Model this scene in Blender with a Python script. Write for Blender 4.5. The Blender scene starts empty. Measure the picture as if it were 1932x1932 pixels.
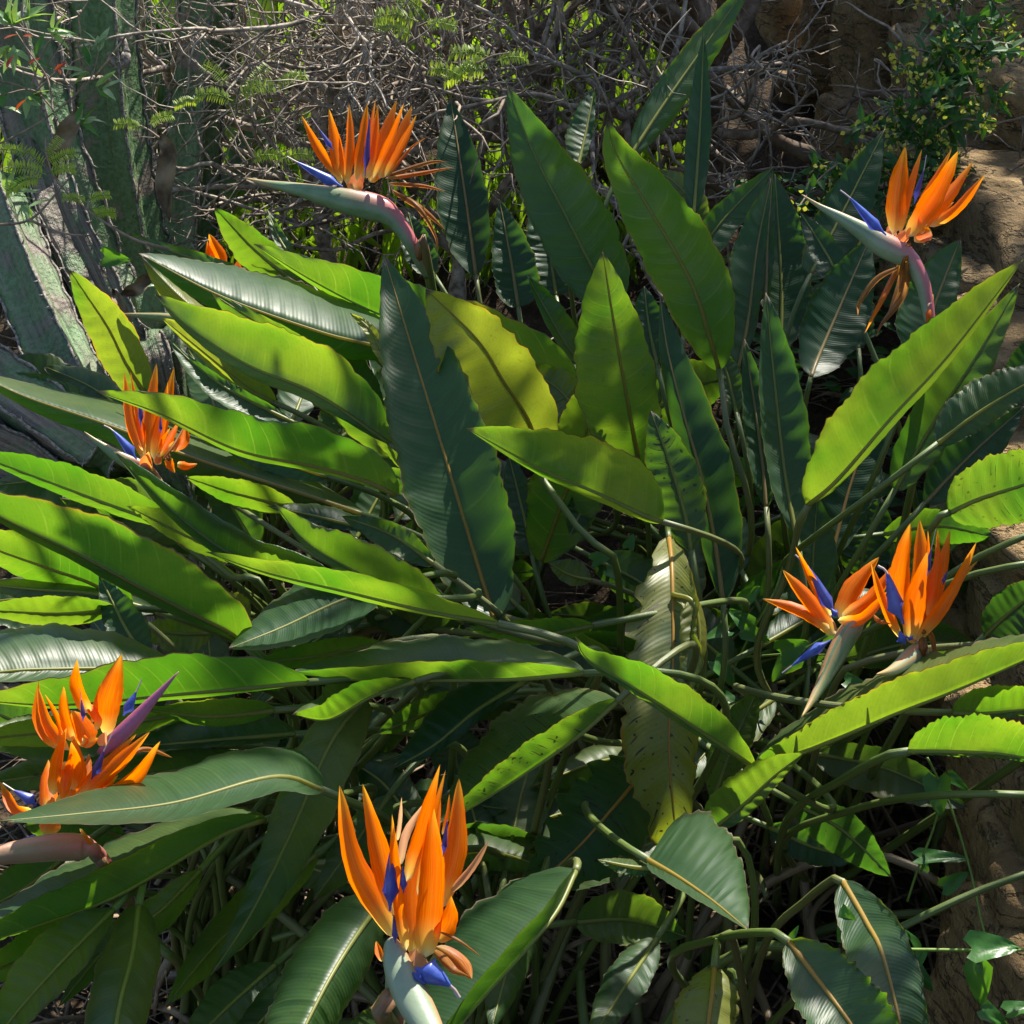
import bpy, math, random
import numpy as np
from mathutils import Vector, noise as mnoise

SC = bpy.context.scene
COL = SC.collection
rad = math.radians
# ------------------------------------------------------------------ camera
CAM = np.array([0.0, 0.0, 1.5]); PITCH = rad(25); HF = rad(16); T = math.tan(HF)
cd = bpy.data.cameras.new('camera'); cam = bpy.data.objects.new('camera', cd); COL.objects.link(cam)
cam.location = CAM; cam.rotation_euler = (rad(90) - PITCH, 0, 0)
cd.sensor_width = 36; cd.lens = 18 / T; cd.clip_start = .05; cd.clip_end = 500
SC.camera = cam
FW = np.array([0, math.cos(PITCH), -math.sin(PITCH)]); RT = np.array([1.0, 0, 0]); UP = np.array([0, math.sin(PITCH), math.cos(PITCH)])
# ------------------------------------------------------------------ light
SUN = Vector((.36, .64, 1.02)).normalized()
w = bpy.data.worlds.new('World'); SC.world = w; w.use_nodes = True
nt = w.node_tree
sky = nt.nodes.new('ShaderNodeTexSky'); sky.sky_type = 'NISHITA'; sky.sun_disc = False
sky.sun_elevation = math.asin(SUN.z); sky.sun_rotation = math.atan2(SUN.x, SUN.y)
nt.links.new(sky.outputs[0], nt.nodes['Background'].inputs[0]); nt.nodes['Background'].inputs[1].default_value = .09
sl = bpy.data.lights.new('sun', 'SUN'); sl.energy = 5; sl.angle = rad(.55); sl.color = (1, .94, .84)
so = bpy.data.objects.new('sun', sl); COL.objects.link(so); so.rotation_euler = SUN.to_track_quat('Z', 'Y').to_euler(); so.location = (2, 4, 7)
vs = SC.view_settings; vs.view_transform = 'Standard'; vs.look = 'None'; vs.exposure = 1.24; vs.gamma = 1; vs.use_curve_mapping = False
SC.cycles.max_bounces = 8; SC.cycles.transmission_bounces = 6; SC.cycles.diffuse_bounces = 4; SC.cycles.transparent_max_bounces = 8

RND = random.Random(7)
def P(x, y, d):
    return CAM + d * (FW + RT * ((x - 966) / 966 * T) + UP * ((966 - y) / 966 * T))
def PX(d): return T * d / 966                       # metres per picture unit at depth d
def sm(a, b, x):
    t = np.clip((x - a) / (b - a), 0, 1); return t * t * (3 - 2 * t)
def ground_z(x, y):
    b = .52 * max(0, min(y - 2.55, 2.3))
    r = 1.15 * float(sm(.78 + .16 * max(0, y - 1.5), 1.2 + .16 * max(0, y - 1.5), x))
    n = .03 * mnoise.noise((x * 4, y * 4, 0)) + .015 * mnoise.noise((x * 13, y * 13, 3))
    f = 1 if abs(x) < 12 and -6 < y < 14 else .3
    return max(b, r) + n * f
# ------------------------------------------------------------------ node helpers
class NT:
    def __init__(s, name):
        s.m = bpy.data.materials.new(name); s.m.use_nodes = True; s.t = s.m.node_tree; s.t.nodes.clear()
    def n(s, typ, ins=None, **at):
        o = s.t.nodes.new(typ)
        for k, v in at.items(): setattr(o, k, v)
        for k, v in (ins or {}).items():
            if isinstance(v, bpy.types.NodeSocket): s.t.links.new(v, o.inputs[k])
            else: o.inputs[k].default_value = v
        return o
    def f(s, op, a, b=0.0, c=0.0):
        return s.n('ShaderNodeMath', {0: a, 1: b, 2: c}, operation=op).outputs[0]
    def ss(s, x, a, b):
        return s.n('ShaderNodeMapRange', {0: x, 1: a, 2: b}, interpolation_type='SMOOTHSTEP').outputs[0]
    def mix(s, f, a, b):
        o = s.n('ShaderNodeMix', {0: f}, data_type='RGBA')
        for k, v in ((6, a), (7, b)):
            if isinstance(v, bpy.types.NodeSocket): s.t.links.new(v, o.inputs[k])
            else: o.inputs[k].default_value = (*v, 1)
        return o.outputs[2]
    def noise(s, vec, scale, detail=4, rough=.55):
        return s.n('ShaderNodeTexNoise', {'Vector': vec, 'Scale': scale, 'Detail': detail, 'Roughness': rough}).outputs[0]
    def obj(s): return s.n('ShaderNodeTexCoord').outputs['Object']
    def uv(s):
        q = s.n('ShaderNodeSeparateXYZ', {0: s.n('ShaderNodeTexCoord').outputs['UV']}); return q.outputs[0], q.outputs[1]
    def oc(s):
        i = s.n('ShaderNodeObjectInfo'); q = s.n('ShaderNodeSeparateColor', {0: i.outputs['Color']})
        return q.outputs[0], q.outputs[1], q.outputs[2], i.outputs['Alpha'], i.outputs['Random']
    def bump(s, h, st, dist=.002):
        return s.n('ShaderNodeBump', {'Height': h, 'Strength': st, 'Distance': dist}).outputs[0]
    def pr(s, col, rough, nrm=None, spec=.5, **k):
        ins = {'Roughness': rough, 'Specular IOR Level': spec}
        if nrm is not None: ins['Normal'] = nrm
        o = s.n('ShaderNodeBsdfPrincipled', ins)
        if isinstance(col, bpy.types.NodeSocket): s.t.links.new(col, o.inputs[0])
        else: o.inputs[0].default_value = (*col, 1)
        return o.outputs[0]
    def tl(s, col):
        o = s.n('ShaderNodeBsdfTranslucent')
        if isinstance(col, bpy.types.NodeSocket): s.t.links.new(col, o.inputs[0])
        else: o.inputs[0].default_value = (*col, 1)
        return o.outputs[0]
    def out(s, a, b=None, f=.5):
        sh = a if b is None else s.n('ShaderNodeMixShader', {0: f, 1: a, 2: b}).outputs[0]
        s.n('ShaderNodeOutputMaterial', {0: sh}); return s.m

def m_leaf():
    s = NT('strelitzia_leaf'); ob = s.obj(); u, v = s.uv(); yel, drk, slit, edge, rnd = s.oc()
    a = s.f('ABSOLUTE', s.f('MULTIPLY_ADD', v, 2, -1.0))
    n1 = s.noise(ob, 9, 3); n2 = s.noise(ob, 60, 4); n3 = s.noise(ob, 300, 2)
    t = s.f('SUBTRACT', u, s.f('MULTIPLY', s.f('POWER', a, 1.3), .10))
    tw = s.f('ADD', t, s.f('MULTIPLY', n1, .03))
    fine = s.f('SINE', s.f('MULTIPLY', t, 6.283 * 70))
    ph = s.f('MULTIPLY_ADD', s.f('ADD', tw, s.f('MULTIPLY', s.f('SINE', s.f('MULTIPLY_ADD', t, 13, s.f('MULTIPLY', rnd, 20))), .03)), 6.283 * 15, s.f('MULTIPLY', rnd, 6))
    major = s.f('MULTIPLY_ADD', s.f('SINE', ph), .5, .5)
    line = s.f('MULTIPLY', s.f('POWER', major, 70), s.ss(s.noise(ob, 22, 2), .35, .6))
    g = s.mix(s.ss(n1, .3, .7), (.036, .088, .030), (.062, .128, .042))
    g = s.mix(drk, g, (.016, .062, .024))  # drk: shade put into the colour of leaves standing in shadow
    ym = s.f('MULTIPLY', yel, s.ss(s.f('ADD', n1, s.f('MULTIPLY', yel, .35)), .42, .75))
    g = s.mix(ym, g, (.26, .25, .03))
    g = s.mix(s.f('MULTIPLY', line, .22), g, (.15, .24, .06))
    # dry slits along the veins
    cv = s.n('ShaderNodeCombineXYZ', {0: s.f('MULTIPLY', t, 85), 1: s.f('MULTIPLY', a, 1.5), 2: s.f('MULTIPLY', rnd, 50)}).outputs[0]
    sn = s.noise(cv, 1.0, 2, .5)
    cr = s.f('MULTIPLY', s.ss(sn, .66, .69), s.f('GREATER_THAN', slit, .12))
    cr = s.f('MULTIPLY', cr, s.ss(slit, .0, .6))
    sp = s.f('MULTIPLY', s.ss(s.noise(ob, 170, 1), .69, .73), s.ss(slit, -.1, .7))
    en = s.f('MULTIPLY_ADD', n2, .09, a)
    rim = s.ss(en, .985, 1.015)
    rim2 = s.f('MULTIPLY', s.ss(s.f('MULTIPLY_ADD', n1, .5, en), 1.12, 1.36), edge)
    tip = s.f('MULTIPLY', s.ss(s.f('MULTIPLY_ADD', n2, .04, u), .975, 1.0), .9)
    g = s.mix(rim2, g, (.30, .17, .03))
    dead = s.f('MAXIMUM', s.f('MAXIMUM', cr, sp), tip)
    g = s.mix(s.f('MAXIMUM', rim, tip), g, s.mix(s.ss(n2, .4, .6), (.10, .065, .04), (.30, .25, .20)))
    g = s.mix(s.f('MAXIMUM', cr, sp), g, (.055, .035, .02))
    tc = s.mix(ym, s.mix(s.ss(n1, .25, .75), (.085, .26, .006), (.18, .38, .008)), (.50, .47, .03))
    tc = s.mix(s.f('MULTIPLY', line, .38), tc, (.42, .56, .05))
    tc = s.mix(s.f('MULTIPLY', s.ss(n3, .45, .75), .22), tc, (.05, .16, .004))
    tc = s.mix(s.f('MULTIPLY', s.f('MULTIPLY_ADD', fine, .5, .5), .10), tc, (.06, .16, .004))
    tc = s.mix(s.f('MULTIPLY', rnd, .35), tc, (.06, .20, .004))
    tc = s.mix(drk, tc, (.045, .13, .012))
    tc = s.mix(rim2, tc, (.62, .28, .01))
    tc = s.mix(s.f('MAXIMUM', dead, rim), tc, (.02, .012, .006))
    amp = s.ss(s.noise(s.n('ShaderNodeCombineXYZ', {0: s.f('MULTIPLY', t, 9), 1: a, 2: s.f('MULTIPLY', rnd, 40)}).outputs[0], 1.0, 2), .35, .75)
    h = s.f('ADD', s.f('MULTIPLY', fine, .06), s.f('ADD', s.f('MULTIPLY', s.f('MULTIPLY', major, amp), .9), s.f('MULTIPLY', n2, .30)))
    nb = s.bump(h, .46, .0022)
    rough = s.f('MULTIPLY_ADD', n2, .22, .33)
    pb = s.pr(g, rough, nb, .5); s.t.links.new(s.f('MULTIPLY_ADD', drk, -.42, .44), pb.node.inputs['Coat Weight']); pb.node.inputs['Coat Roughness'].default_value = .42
    return s.out(pb, s.tl(tc), .52)
def m_rib():
    s = NT('leaf_midrib'); ob = s.obj(); yel, drk, o, e, r = s.oc(); n = s.noise(ob, 40)
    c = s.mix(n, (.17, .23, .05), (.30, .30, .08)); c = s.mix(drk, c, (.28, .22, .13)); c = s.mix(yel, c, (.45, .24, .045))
    return s.out(s.pr(c, .42), s.tl((.55, .50, .05)), .45)
def m_stalk():
    s = NT('green_stalk'); ob = s.obj(); u, v = s.uv(); pk, br, o, e, r = s.oc()
    st = s.noise(s.n('ShaderNodeCombineXYZ', {0: s.f('MULTIPLY', u, 5), 1: s.f('MULTIPLY', v, 14), 2: s.f('MULTIPLY', r, 30)}).outputs[0], 1.5, 4)
    c = s.mix(s.ss(st, .3, .7), (.05, .088, .014), (.12, .16, .036))
    c = s.mix(s.f('MULTIPLY', s.ss(s.noise(ob, 35), .62, .7), .7), c, (.14, .10, .05))
    c = s.mix(s.f('MULTIPLY', pk, s.f('MULTIPLY', s.ss(u, .86, 1.0), .6)), c, (.36, .11, .09))
    c = s.mix(br, c, s.mix(st, (.10, .065, .035), (.24, .17, .10)))
    return s.out(s.pr(c, .45, s.bump(st, .3)))
def m_bract():
    s = NT('flower_bract'); ob = s.obj(); u, v = s.uv(); pk, wh, o, e, r = s.oc(); n = s.noise(ob, 45); n2 = s.noise(ob, 400, 2)
    top = s.f('MULTIPLY_ADD', s.f('COSINE', s.f('MULTIPLY', v, 6.283)), .5, .5)
    c = s.mix(s.ss(n, .25, .75), (.075, .165, .055), (.16, .24, .115))
    c = s.mix(wh, c, (.42, .45, .38))
    c = s.mix(s.f('MULTIPLY', s.ss(top, .76, .93), .7), c, (.36, .20, .05))
    c = s.mix(s.f('MULTIPLY', s.ss(top, .92, .995), .6), c, (.56, .20, .09))
    c = s.mix(s.f('MULTIPLY', pk, s.f('MULTIPLY', s.ss(top, .12, .75), s.ss(u, .64, .34))), c, (.46, .085, .10))
    c = s.mix(s.ss(u, .82, 1.0), c, (.42, .26, .08))
    c = s.mix(o, c, s.mix(o, (.55, .07, .04), (.30, .05, .15)))
    c = s.mix(s.f('MULTIPLY', n2, .25), c, (.3, .32, .27))
    return s.out(s.pr(c, .38, s.bump(n2, .12, .001)))
def m_sepal():
    s = NT('orange_sepal'); ob = s.obj(); u, v = s.uv(); dry, pale, o, e, r = s.oc()
    st = s.noise(s.n('ShaderNodeCombineXYZ', {0: s.f('MULTIPLY', u, 3), 1: s.f('MULTIPLY', v, 22), 2: s.f('MULTIPLY', r, 30)}).outputs[0], 1.0, 3)
    c = s.mix(s.ss(st, .3, .75), (.92, .155, .0), (1.0, .27, .0))
    c = s.mix(s.ss(u, .30, .02), c, (.88, .60, .10)); c = s.mix(s.ss(u, .10, -.02), c, (.85, .75, .40))
    c = s.mix(s.f('MULTIPLY', s.ss(u, .72, 1.0), .7), c, (.92, .50, .03))
    c = s.mix(s.ss(u, .965, 1.0), c, (.35, .22, .08))
    c = s.mix(dry, c, s.mix(s.ss(st, .35, .65), (.16, .06, .02), (.50, .24, .06)))
    c = s.mix(pale, c, (.62, .47, .28))
    return s.out(s.pr(c, .42, s.bump(st, .3, .001), .4), s.tl(c), .60)
def m_petal():
    s = NT('blue_petal'); ob = s.obj(); u, v = s.uv(); prp, o, e, al, r = s.oc(); n = s.noise(ob, 90)
    c = s.mix(s.ss(n, .3, .7), (.03, .065, .34), (.085, .155, .52)); c = s.mix(prp, c, (.065, .03, .16)); c = s.mix(s.ss(u, .86, .92), c, (.52, .40, .34))
    return s.out(s.pr(c, .36, s.bump(n, .2, .001)), s.tl((.08, .10, .6)), .25)
def m_simple(name, c1, c2, sc, rough=.7, tr=None, f=.4, bs=.4, bd=.004, det=5, lo=.3, hi=.7, spec=.4):
    s = NT(name); n = s.noise(s.obj(), sc, det); c = s.mix(s.ss(n, lo, hi), c1, c2)
    b = s.pr(c, rough, s.bump(n, bs, bd), spec)
    return s.out(b) if tr is None else s.out(b, s.tl(tr), f)
def m_bark():
    s = NT('grey_bark'); ob = s.obj(); drk, o, e, al, r = s.oc(); n = s.noise(ob, 55, 5, .65); n2 = s.noise(ob, 9)
    c = s.mix(s.ss(n, .3, .72), (.11, .085, .06), (.50, .425, .335)); c = s.mix(s.f('MULTIPLY', s.ss(n2, .5, .75), .4), c, (.17, .125, .09))
    c = s.mix(drk, c, s.mix(n, (.065, .038, .020), (.20, .125, .068)))
    return s.out(s.pr(c, .75, s.bump(n, .6, .004), .3))
def m_cactus():
    s = NT('cactus_skin'); ob = s.obj(); u, v = s.uv(); br, o, e, al, r = s.oc(); n = s.noise(ob, 14, 5, .6); n2 = s.noise(ob, 120, 3)
    c = s.mix(s.ss(n2, .3, .7), (.070, .145, .050), (.135, .225, .10))
    c = s.mix(s.ss(s.f('MULTIPLY_ADD', n2, .15, n), .60, .72), c, (.22, .18, .14))
    sk = s.noise(s.n('ShaderNodeCombineXYZ', {0: s.f('MULTIPLY', u, 5), 1: s.f('MULTIPLY', v, 46), 2: s.f('MULTIPLY', r, 30)}).outputs[0], 1.0, 6, .65)
    cork = s.mix(s.ss(sk, .32, .68), (.035, .026, .018), (.24, .195, .15))
    c = s.mix(s.f('MULTIPLY', br, s.ss(s.f('MULTIPLY_ADD', sk, .5, n), .62, .80)), c, cork)
    c = s.mix(s.f('MULTIPLY', s.ss(sk, .60, .68), .45), c, (.05, .04, .025))
    return s.out(s.pr(c, .5, s.bump(s.f('ADD', s.f('ADD', n2, n), sk), .6, .008), .4))
def m_stone():
    s = NT('ochre_stone'); ob = s.obj(); n = s.noise(ob, 5, 6, .62); n2 = s.noise(ob, 45, 6, .65); r = s.oc()[4]
    c = s.mix(s.ss(n, .3, .7), (.25, .16, .065), (.52, .36, .17)); c = s.mix(s.f('MULTIPLY', s.ss(n2, .45, .75), .55), c, (.12, .085, .055))
    c = s.mix(s.f('MULTIPLY', r, .35), c, (.17, .13, .09)); c = s.mix(s.f('MULTIPLY', s.ss(s.noise(ob, 14, 4), .64, .76), .4), c, (.26, .24, .19))
    n4 = s.noise(s.n('ShaderNodeMapping', {0: ob, 3: (1.0, 1.0, 3.5)}).outputs[0], 7, 5, .6); ck = s.ss(s.f('ABSOLUTE', s.f('SUBTRACT', n4, .5)), .0, .018)
    c = s.mix(s.f('MULTIPLY_ADD', ck, -.5, .5), c, (.05, .035, .02))
    return s.out(s.pr(c, .9, s.bump(s.f('ADD', s.f('ADD', n2, n), s.f('MULTIPLY', ck, .35)), 1.0, .035), .2))
def m_soil():
    s = NT('soil'); ob = s.obj(); n = s.noise(ob, 18, 8, .7); n2 = s.noise(ob, 130, 4)
    c = s.mix(s.ss(n, .3, .7), (.028, .019, .012), (.085, .060, .038)); c = s.mix(s.f('MULTIPLY', s.ss(n2, .6, .75), .6), c, (.17, .13, .085))
    return s.out(s.pr(c, .95, s.bump(s.f('ADD', n, n2), .9, .015), .15))
M = dict(leaf=m_leaf(), rib=m_rib(), stalk=m_stalk(), bract=m_bract(), sepal=m_sepal(), petal=m_petal(), bark=m_bark(), cactus=m_cactus(), stone=m_stone(), soil=m_soil(),
    straw=m_simple('dry_straw', (.075, .048, .025), (.27, .20, .12), 30, .8),
    cork=m_simple('rib_cork', (.09, .075, .06), (.34, .30, .26), 160, .85, bs=.8),
    vine=m_simple('vine_leaf', (.030, .115, .022), (.055, .17, .03), 30, .36, (.14, .36, .01), .4),
    shrubleaf=m_simple('shrub_leaf', (.022, .080, .022), (.05, .14, .03), 25, .6, (.07, .20, .01), .35),
    bright=m_simple('grass_blade', (.07, .17, .02), (.12, .24, .03), 12, .5, (.30, .50, .015), .5),
    fern=m_simple('pinnate_leaf', (.20, .30, .04), (.28, .38, .07), 40, .5, (.55, .70, .03), .5),
    spray=m_simple('spray_leaf', (.17, .28, .11), (.32, .42, .24), 20, .42, (.35, .55, .06), .4),
    redleaf=m_simple('red_leaf', (.30, .03, .02), (.40, .10, .02), 20, .42, (.6, .10, .01), .4),
    yelflower=m_simple('yellow_flower', (.50, .46, .06), (.62, .55, .10), 20, .6, (.6, .6, .05), .35),
    twig=m_simple('brown_twig', (.13, .085, .055), (.28, .20, .14), 60, .75),
    canopy=m_simple('canopy_leaf', (.03, .09, .02), (.05, .13, .03), 8, .5, (.10, .22, .01), .3))

# ------------------------------------------------------------------ mesh helpers
class Thing:
    """root Empty + world offset"""
    def __init__(s, name, label, cat, loc, group=None):
        s.o = bpy.data.objects.new(name, None); COL.objects.link(s.o); s.loc = np.array(loc, float); s.o.location = s.loc
        s.o.empty_display_size = .05; s.o['label'] = label; s.o['category'] = cat
        if group: s.o['group'] = group
def mk(name, V, Fc, mat, thing=None, parent=None, uv=None, smooth=True, color=None, label=None, kind=None):
    V = np.asarray(V, float); off = thing.loc if thing else (V.mean(0) * 0)
    me = bpy.data.meshes.new(name); me.from_pydata((V - off).tolist(), [], Fc)
    if uv is not None:
        L = me.uv_layers.new(name='UVMap'); idx = np.empty(len(me.loops), int); me.loops.foreach_get('vertex_index', idx)
        L.data.foreach_set('uv', np.asarray(uv, np.float32)[idx].ravel())
    if smooth: me.polygons.foreach_set('use_smooth', [True] * len(me.polygons))
    me.materials.append(mat if not isinstance(mat, str) else M[mat])
    o = bpy.data.objects.new(name, me); COL.objects.link(o)
    if parent is not None: o.parent = parent
    elif thing is not None: o.parent = thing.o
    if color is not None: o.color = color
    if label: o['label'] = label
    if kind: o['kind'] = kind
    return o
def tag(o, label, cat=None, group=None, kind=None):
    o['label'] = label
    if cat: o['category'] = cat
    if group: o['group'] = group
    if kind: o['kind'] = kind
    return o
def spline(pts, n):
    pts = np.asarray(pts, float)
    if len(pts) == 2: return pts[0] + (pts[1] - pts[0]) * np.linspace(0, 1, n)[:, None]
    q = np.vstack([2 * pts[0] - pts[1], pts, 2 * pts[-1] - pts[-2]]); out = []
    for i in range(1, len(q) - 2):
        p0, p1, p2, p3 = q[i - 1:i + 3]
        t = np.linspace(0, 1, 12, endpoint=False)[:, None]
        out.append(.5 * (2 * p1 + (p2 - p0) * t + (2 * p0 - 5 * p1 + 4 * p2 - p3) * t ** 2 + (3 * p1 - p0 - 3 * p2 + p3) * t ** 3))
    out = np.vstack(out + [q[-2][None]])
    s = np.r_[0, np.cumsum(np.linalg.norm(np.diff(out[:, :3], axis=0), axis=1))]
    g = np.linspace(0, s[-1], n)
    return np.stack([np.interp(g, s, out[:, k]) for k in range(out.shape[1])], 1)
def bez(p0, t0, p1, t1, n):
    t = np.linspace(0, 1, n)[:, None]; a = p0 + t0; b = p1 - t1
    return (1 - t) ** 3 * p0 + 3 * (1 - t) ** 2 * t * a + 3 * (1 - t) * t * t * b + t ** 3 * p1
def tube(pts, r, n=8, ref=None, flat=1.0, cap=True):
    pts = np.asarray(pts, float); r = np.broadcast_to(np.asarray(r, float), (len(pts),))
    tg = np.gradient(pts, axis=0); tg /= np.linalg.norm(tg, axis=1)[:, None] + 1e-12
    if ref is None: ref = np.array([.31, -.9, .3])
    V = []; uv = []; nn_ = None
    for i, (p, t) in enumerate(zip(pts, tg)):
        a = ref if nn_ is None else nn_
        x = a - t * (a @ t); l = np.linalg.norm(x)
        if l < 1e-4: x = np.cross(t, [1, 0, .2]); l = np.linalg.norm(x)
        x /= l; nn_ = x; y = np.cross(t, x)
        for k in range(n):
            an = 2 * math.pi * k / n
            V.append(p + r[i] * (x * math.cos(an) + y * math.sin(an) * flat)); uv.append((i / (len(pts) - 1), k / n))
    Fc = [[i * n + k, i * n + (k + 1) % n, (i + 1) * n + (k + 1) % n, (i + 1) * n + k] for i in range(len(pts) - 1) for k in range(n)]
    if cap: Fc += [list(range(n))[::-1], [len(V) - n + k for k in range(n)]]
    return V, Fc, uv
def join(parts):
    V = []; Fc = []; uv = []
    for p in parts:
        o = len(V); V += list(p[0]); Fc += [[i + o for i in f] for f in p[1]]; uv += list(p[2]) if len(p) > 2 else [(0, 0)] * len(p[0])
    return V, Fc, uv

# ------------------------------------------------------------------ ground
def join2(p): return join(p)[:2]
def build_ground():
    xs = np.unique(np.r_[np.linspace(-150, -6, 18), np.linspace(-6, -1.6, 18), np.linspace(-1.6, 1.8, 90), np.linspace(1.8, 6, 14), np.linspace(6, 150, 18)])
    ys = np.unique(np.r_[np.linspace(-150, -3, 16), np.linspace(-3, .8, 14), np.linspace(.8, 5.2, 110), np.linspace(5.2, 12, 16), np.linspace(12, 200, 18)])
    V = [(x, y, ground_z(x, y)) for y in ys for x in xs]; nx = len(xs)
    Fc = [[j * nx + i, j * nx + i + 1, (j + 1) * nx + i + 1, (j + 1) * nx + i] for j in range(len(ys) - 1) for i in range(nx - 1)]
    o = mk('ground', V, Fc, 'soil'); o['kind'] = 'structure'; o['label'] = 'dark bare soil of the planted garden bank'
build_ground()

# ------------------------------------------------------------------ strelitzia
def prof(s, m=.42, a=.55):
    b = max(.92, a * 1.6); p = a / (a + b); q = np.clip(s, 0, 1) ** (math.log(p) / math.log(m))
    return q ** a * (1 - q) ** b / (p ** a * (1 - p) ** b)
NLEAF = [0]
def leaf(T_, pts, d, A, B, col=(0, 0, 0, 0), ruf=0, m=.42, a=.55, pet=None, rib=(0, 0), pr=.0046, label=None, seed=None, torn=0, curlA=0, curlB=0, nopet=False, name='leaf', tipcut=0, tf=.33):
    """pts: picture (x,y) base->tip; d: depths (base, tip) or per point; A/B: (picture half-width, depth offset of the edge) left / right of travel"""
    NLEAF[0] += 1; rn = random.Random(seed if seed is not None else NLEAF[0] * 13)
    d = np.asarray(d, float) if np.ndim(d) else np.array([d, d], float)
    fo = lambda h: (h[0], -.38 * abs(h[0]) * PX(d.mean()) if abs(h[1]) < .006 else h[1])
    A = fo(A); B = fo(B)
    dd = np.interp(np.linspace(0, 1, len(pts)), np.linspace(0, 1, len(d)), d)
    nu = 64; ruf = max(ruf, .14); torn = max(torn, .07); nv = 8
    c = spline([(p[0], p[1], q) for p, q in zip(np.asarray(pts, float), dd * 1000)], nu + 1); c[:, 2] /= 1000
    tg = np.gradient(c[:, :2], axis=0); tg /= np.linalg.norm(tg, axis=1)[:, None]
    for _ in range(3): tg[1:-1] = (tg[:-2] + 2 * tg[1:-1] + tg[2:]) / 4
    tg /= np.linalg.norm(tg, axis=1)[:, None]
    nrm = np.stack([tg[:, 1], -tg[:, 0]], 1)
    s = np.linspace(0, 1, nu + 1) * (1 - tipcut); w = prof(s, m, a); w[0] = .03
    ph = rn.random() * 9; V = []; uv = []
    rows = [-1 + k / nv for k in range(nv)] + [0] + [(k + 1) / nv for k in range(nv)]
    for i in range(nu + 1):
        x, y, dp = c[i]
        for v in rows:
            (hw, dz), curl = (A, curlA) if v < 0 else (B, curlB)
            sg = 1 if v < 0 else -1; av = abs(v)
            e = av ** 5
            und = .0008 * math.sin(s[i] * 6.283 * 11 + ph - av * 4) * math.sin(av * 3.1) + .003 * math.sin(s[i] * 17 + ph * 2 + v) * av
            ww = w[i] * (1 + (.035 * math.sin(s[i] * 29 + ph + sg) + .02 * math.sin(s[i] * 83 + ph * 3)) * av)
            if torn:
                q = mnoise.noise((s[i] * 14, ph + sg * 5, 0)) + .5 * mnoise.noise((s[i] * 40, ph + sg * 7, 2))
                ww *= 1 - torn * max(0, q) * av
            if ruf:
                und += ruf * e * (.008 * math.sin(s[i] * 6.283 * 21 + ph + 2 * math.sin(s[i] * 31)) + .005 * math.sin(s[i] * 6.283 * 37 + ph * 2)) * min(1, w[i])
                ww *= 1 + ruf * .06 * e * math.sin(s[i] * 6.283 * 25 + ph * 1.7)
            lat = hw * ww * (math.sin(av * 1.45) / math.sin(1.45) if curl == 0 else av - curl * av ** 3 * .55)
            dep = dp + dz * ww * (av ** 1.25) + und + (curl * .045 * w[i] * av ** 3 if curl else 0)
            X = x + nrm[i, 0] * sg * lat; Y = y + nrm[i, 1] * sg * lat
            V.append(P(X, Y, dep)); uv.append((s[i], .5 + v / 2))
    k = len(rows)
    Fc = [[i * k + j, i * k + j + 1, (i + 1) * k + j + 1, (i + 1) * k + j] for i in range(nu) for j in range(k - 1)]
    o = mk(name, V, Fc, 'leaf', T_, uv=uv, color=col, label=label)
    cl = np.array([P(*q) for q in c])
    rr = np.interp(np.linspace(0, 1, nu + 1), [0, .3, .8, 1], [.0028, .0019, .0010, .0003]) * (.6 + .4 * d.mean() / 2)
    tv = tube(cl[::2], rr[::2], 6); mk('midrib', *tv[:2], 'rib', T_, o, uv=tv[2], color=(rib[0], rib[1], 0, 1))
    if nopet: return o
    b0 = T_.loc + np.array([rn.uniform(-.06, .06), rn.uniform(-.06, .06), -.02]); b1 = cl[0] + (cl[1] - cl[0]) * .6
    dr = (cl[4] - cl[0]); dr /= np.linalg.norm(dr)
    if pet: pp = spline([b0] + [P(*q) for q in pet] + [b1 - dr * .010, b1], 34)
    else:
        L = np.linalg.norm(b1 - b0); pp = bez(b0, np.array([rn.uniform(-.1, .1), rn.uniform(-.1, .1), .45]) * L, b1, dr * tf * L, 26)
    tv = tube(pp, np.interp(np.linspace(0, 1, len(pp)), [0, .25, 1], [pr * 1.6, pr * .95, pr * .68]), 8)
    mk('leaf_stalk', *tv[:2], 'stalk', T_, o, uv=tv[2], color=(0, rn.choice([0, 0, 0, .25]), 0, 1))
    return o

GR = 'strelitzia plants of the bed'
def plant(label, x, y): return Thing('strelitzia_plant', label, 'plant', (x, y, ground_z(x, y)), GR)
pT = plant('strelitzia plant whose open flower stands against the bare grey twigs', -.02, 2.62)
pR = plant('strelitzia plant whose flower with drooping withered petals stands before the stone wall', .50, 2.25)
pL = plant('strelitzia plant whose flower is half covered by a bright green leaf near the cactus', -.30, 2.28)
pBL = plant('strelitzia plant with a double-headed flower and a red bract under a silvery leaf', -.34, 1.72)
pBC = plant('strelitzia plant whose flower has a blue petal hanging at its base above a white bract', -.02, 1.62)
pP = plant('strelitzia plant with two sunlit flowers side by side over a ruffled leaf', .40, 1.98)
pC = plant('flowerless strelitzia plant with a torn yellowing leaf hanging in the middle of the bed', .17, 2.08)
pB = plant('strelitzia plant with tall upright dark leaves in front of the bare shrub trunks', .26, 2.52)
pF = plant('flowerless strelitzia plant with curled leaves beside the trailing vine', .27, 1.70)
pK = plant('strelitzia plant mostly hidden behind other leaves with small orange petal tips showing', -.42, 2.62)

Y = lambda y=0, k=0, s=0, e=0: (y, k, s, e)
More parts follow.
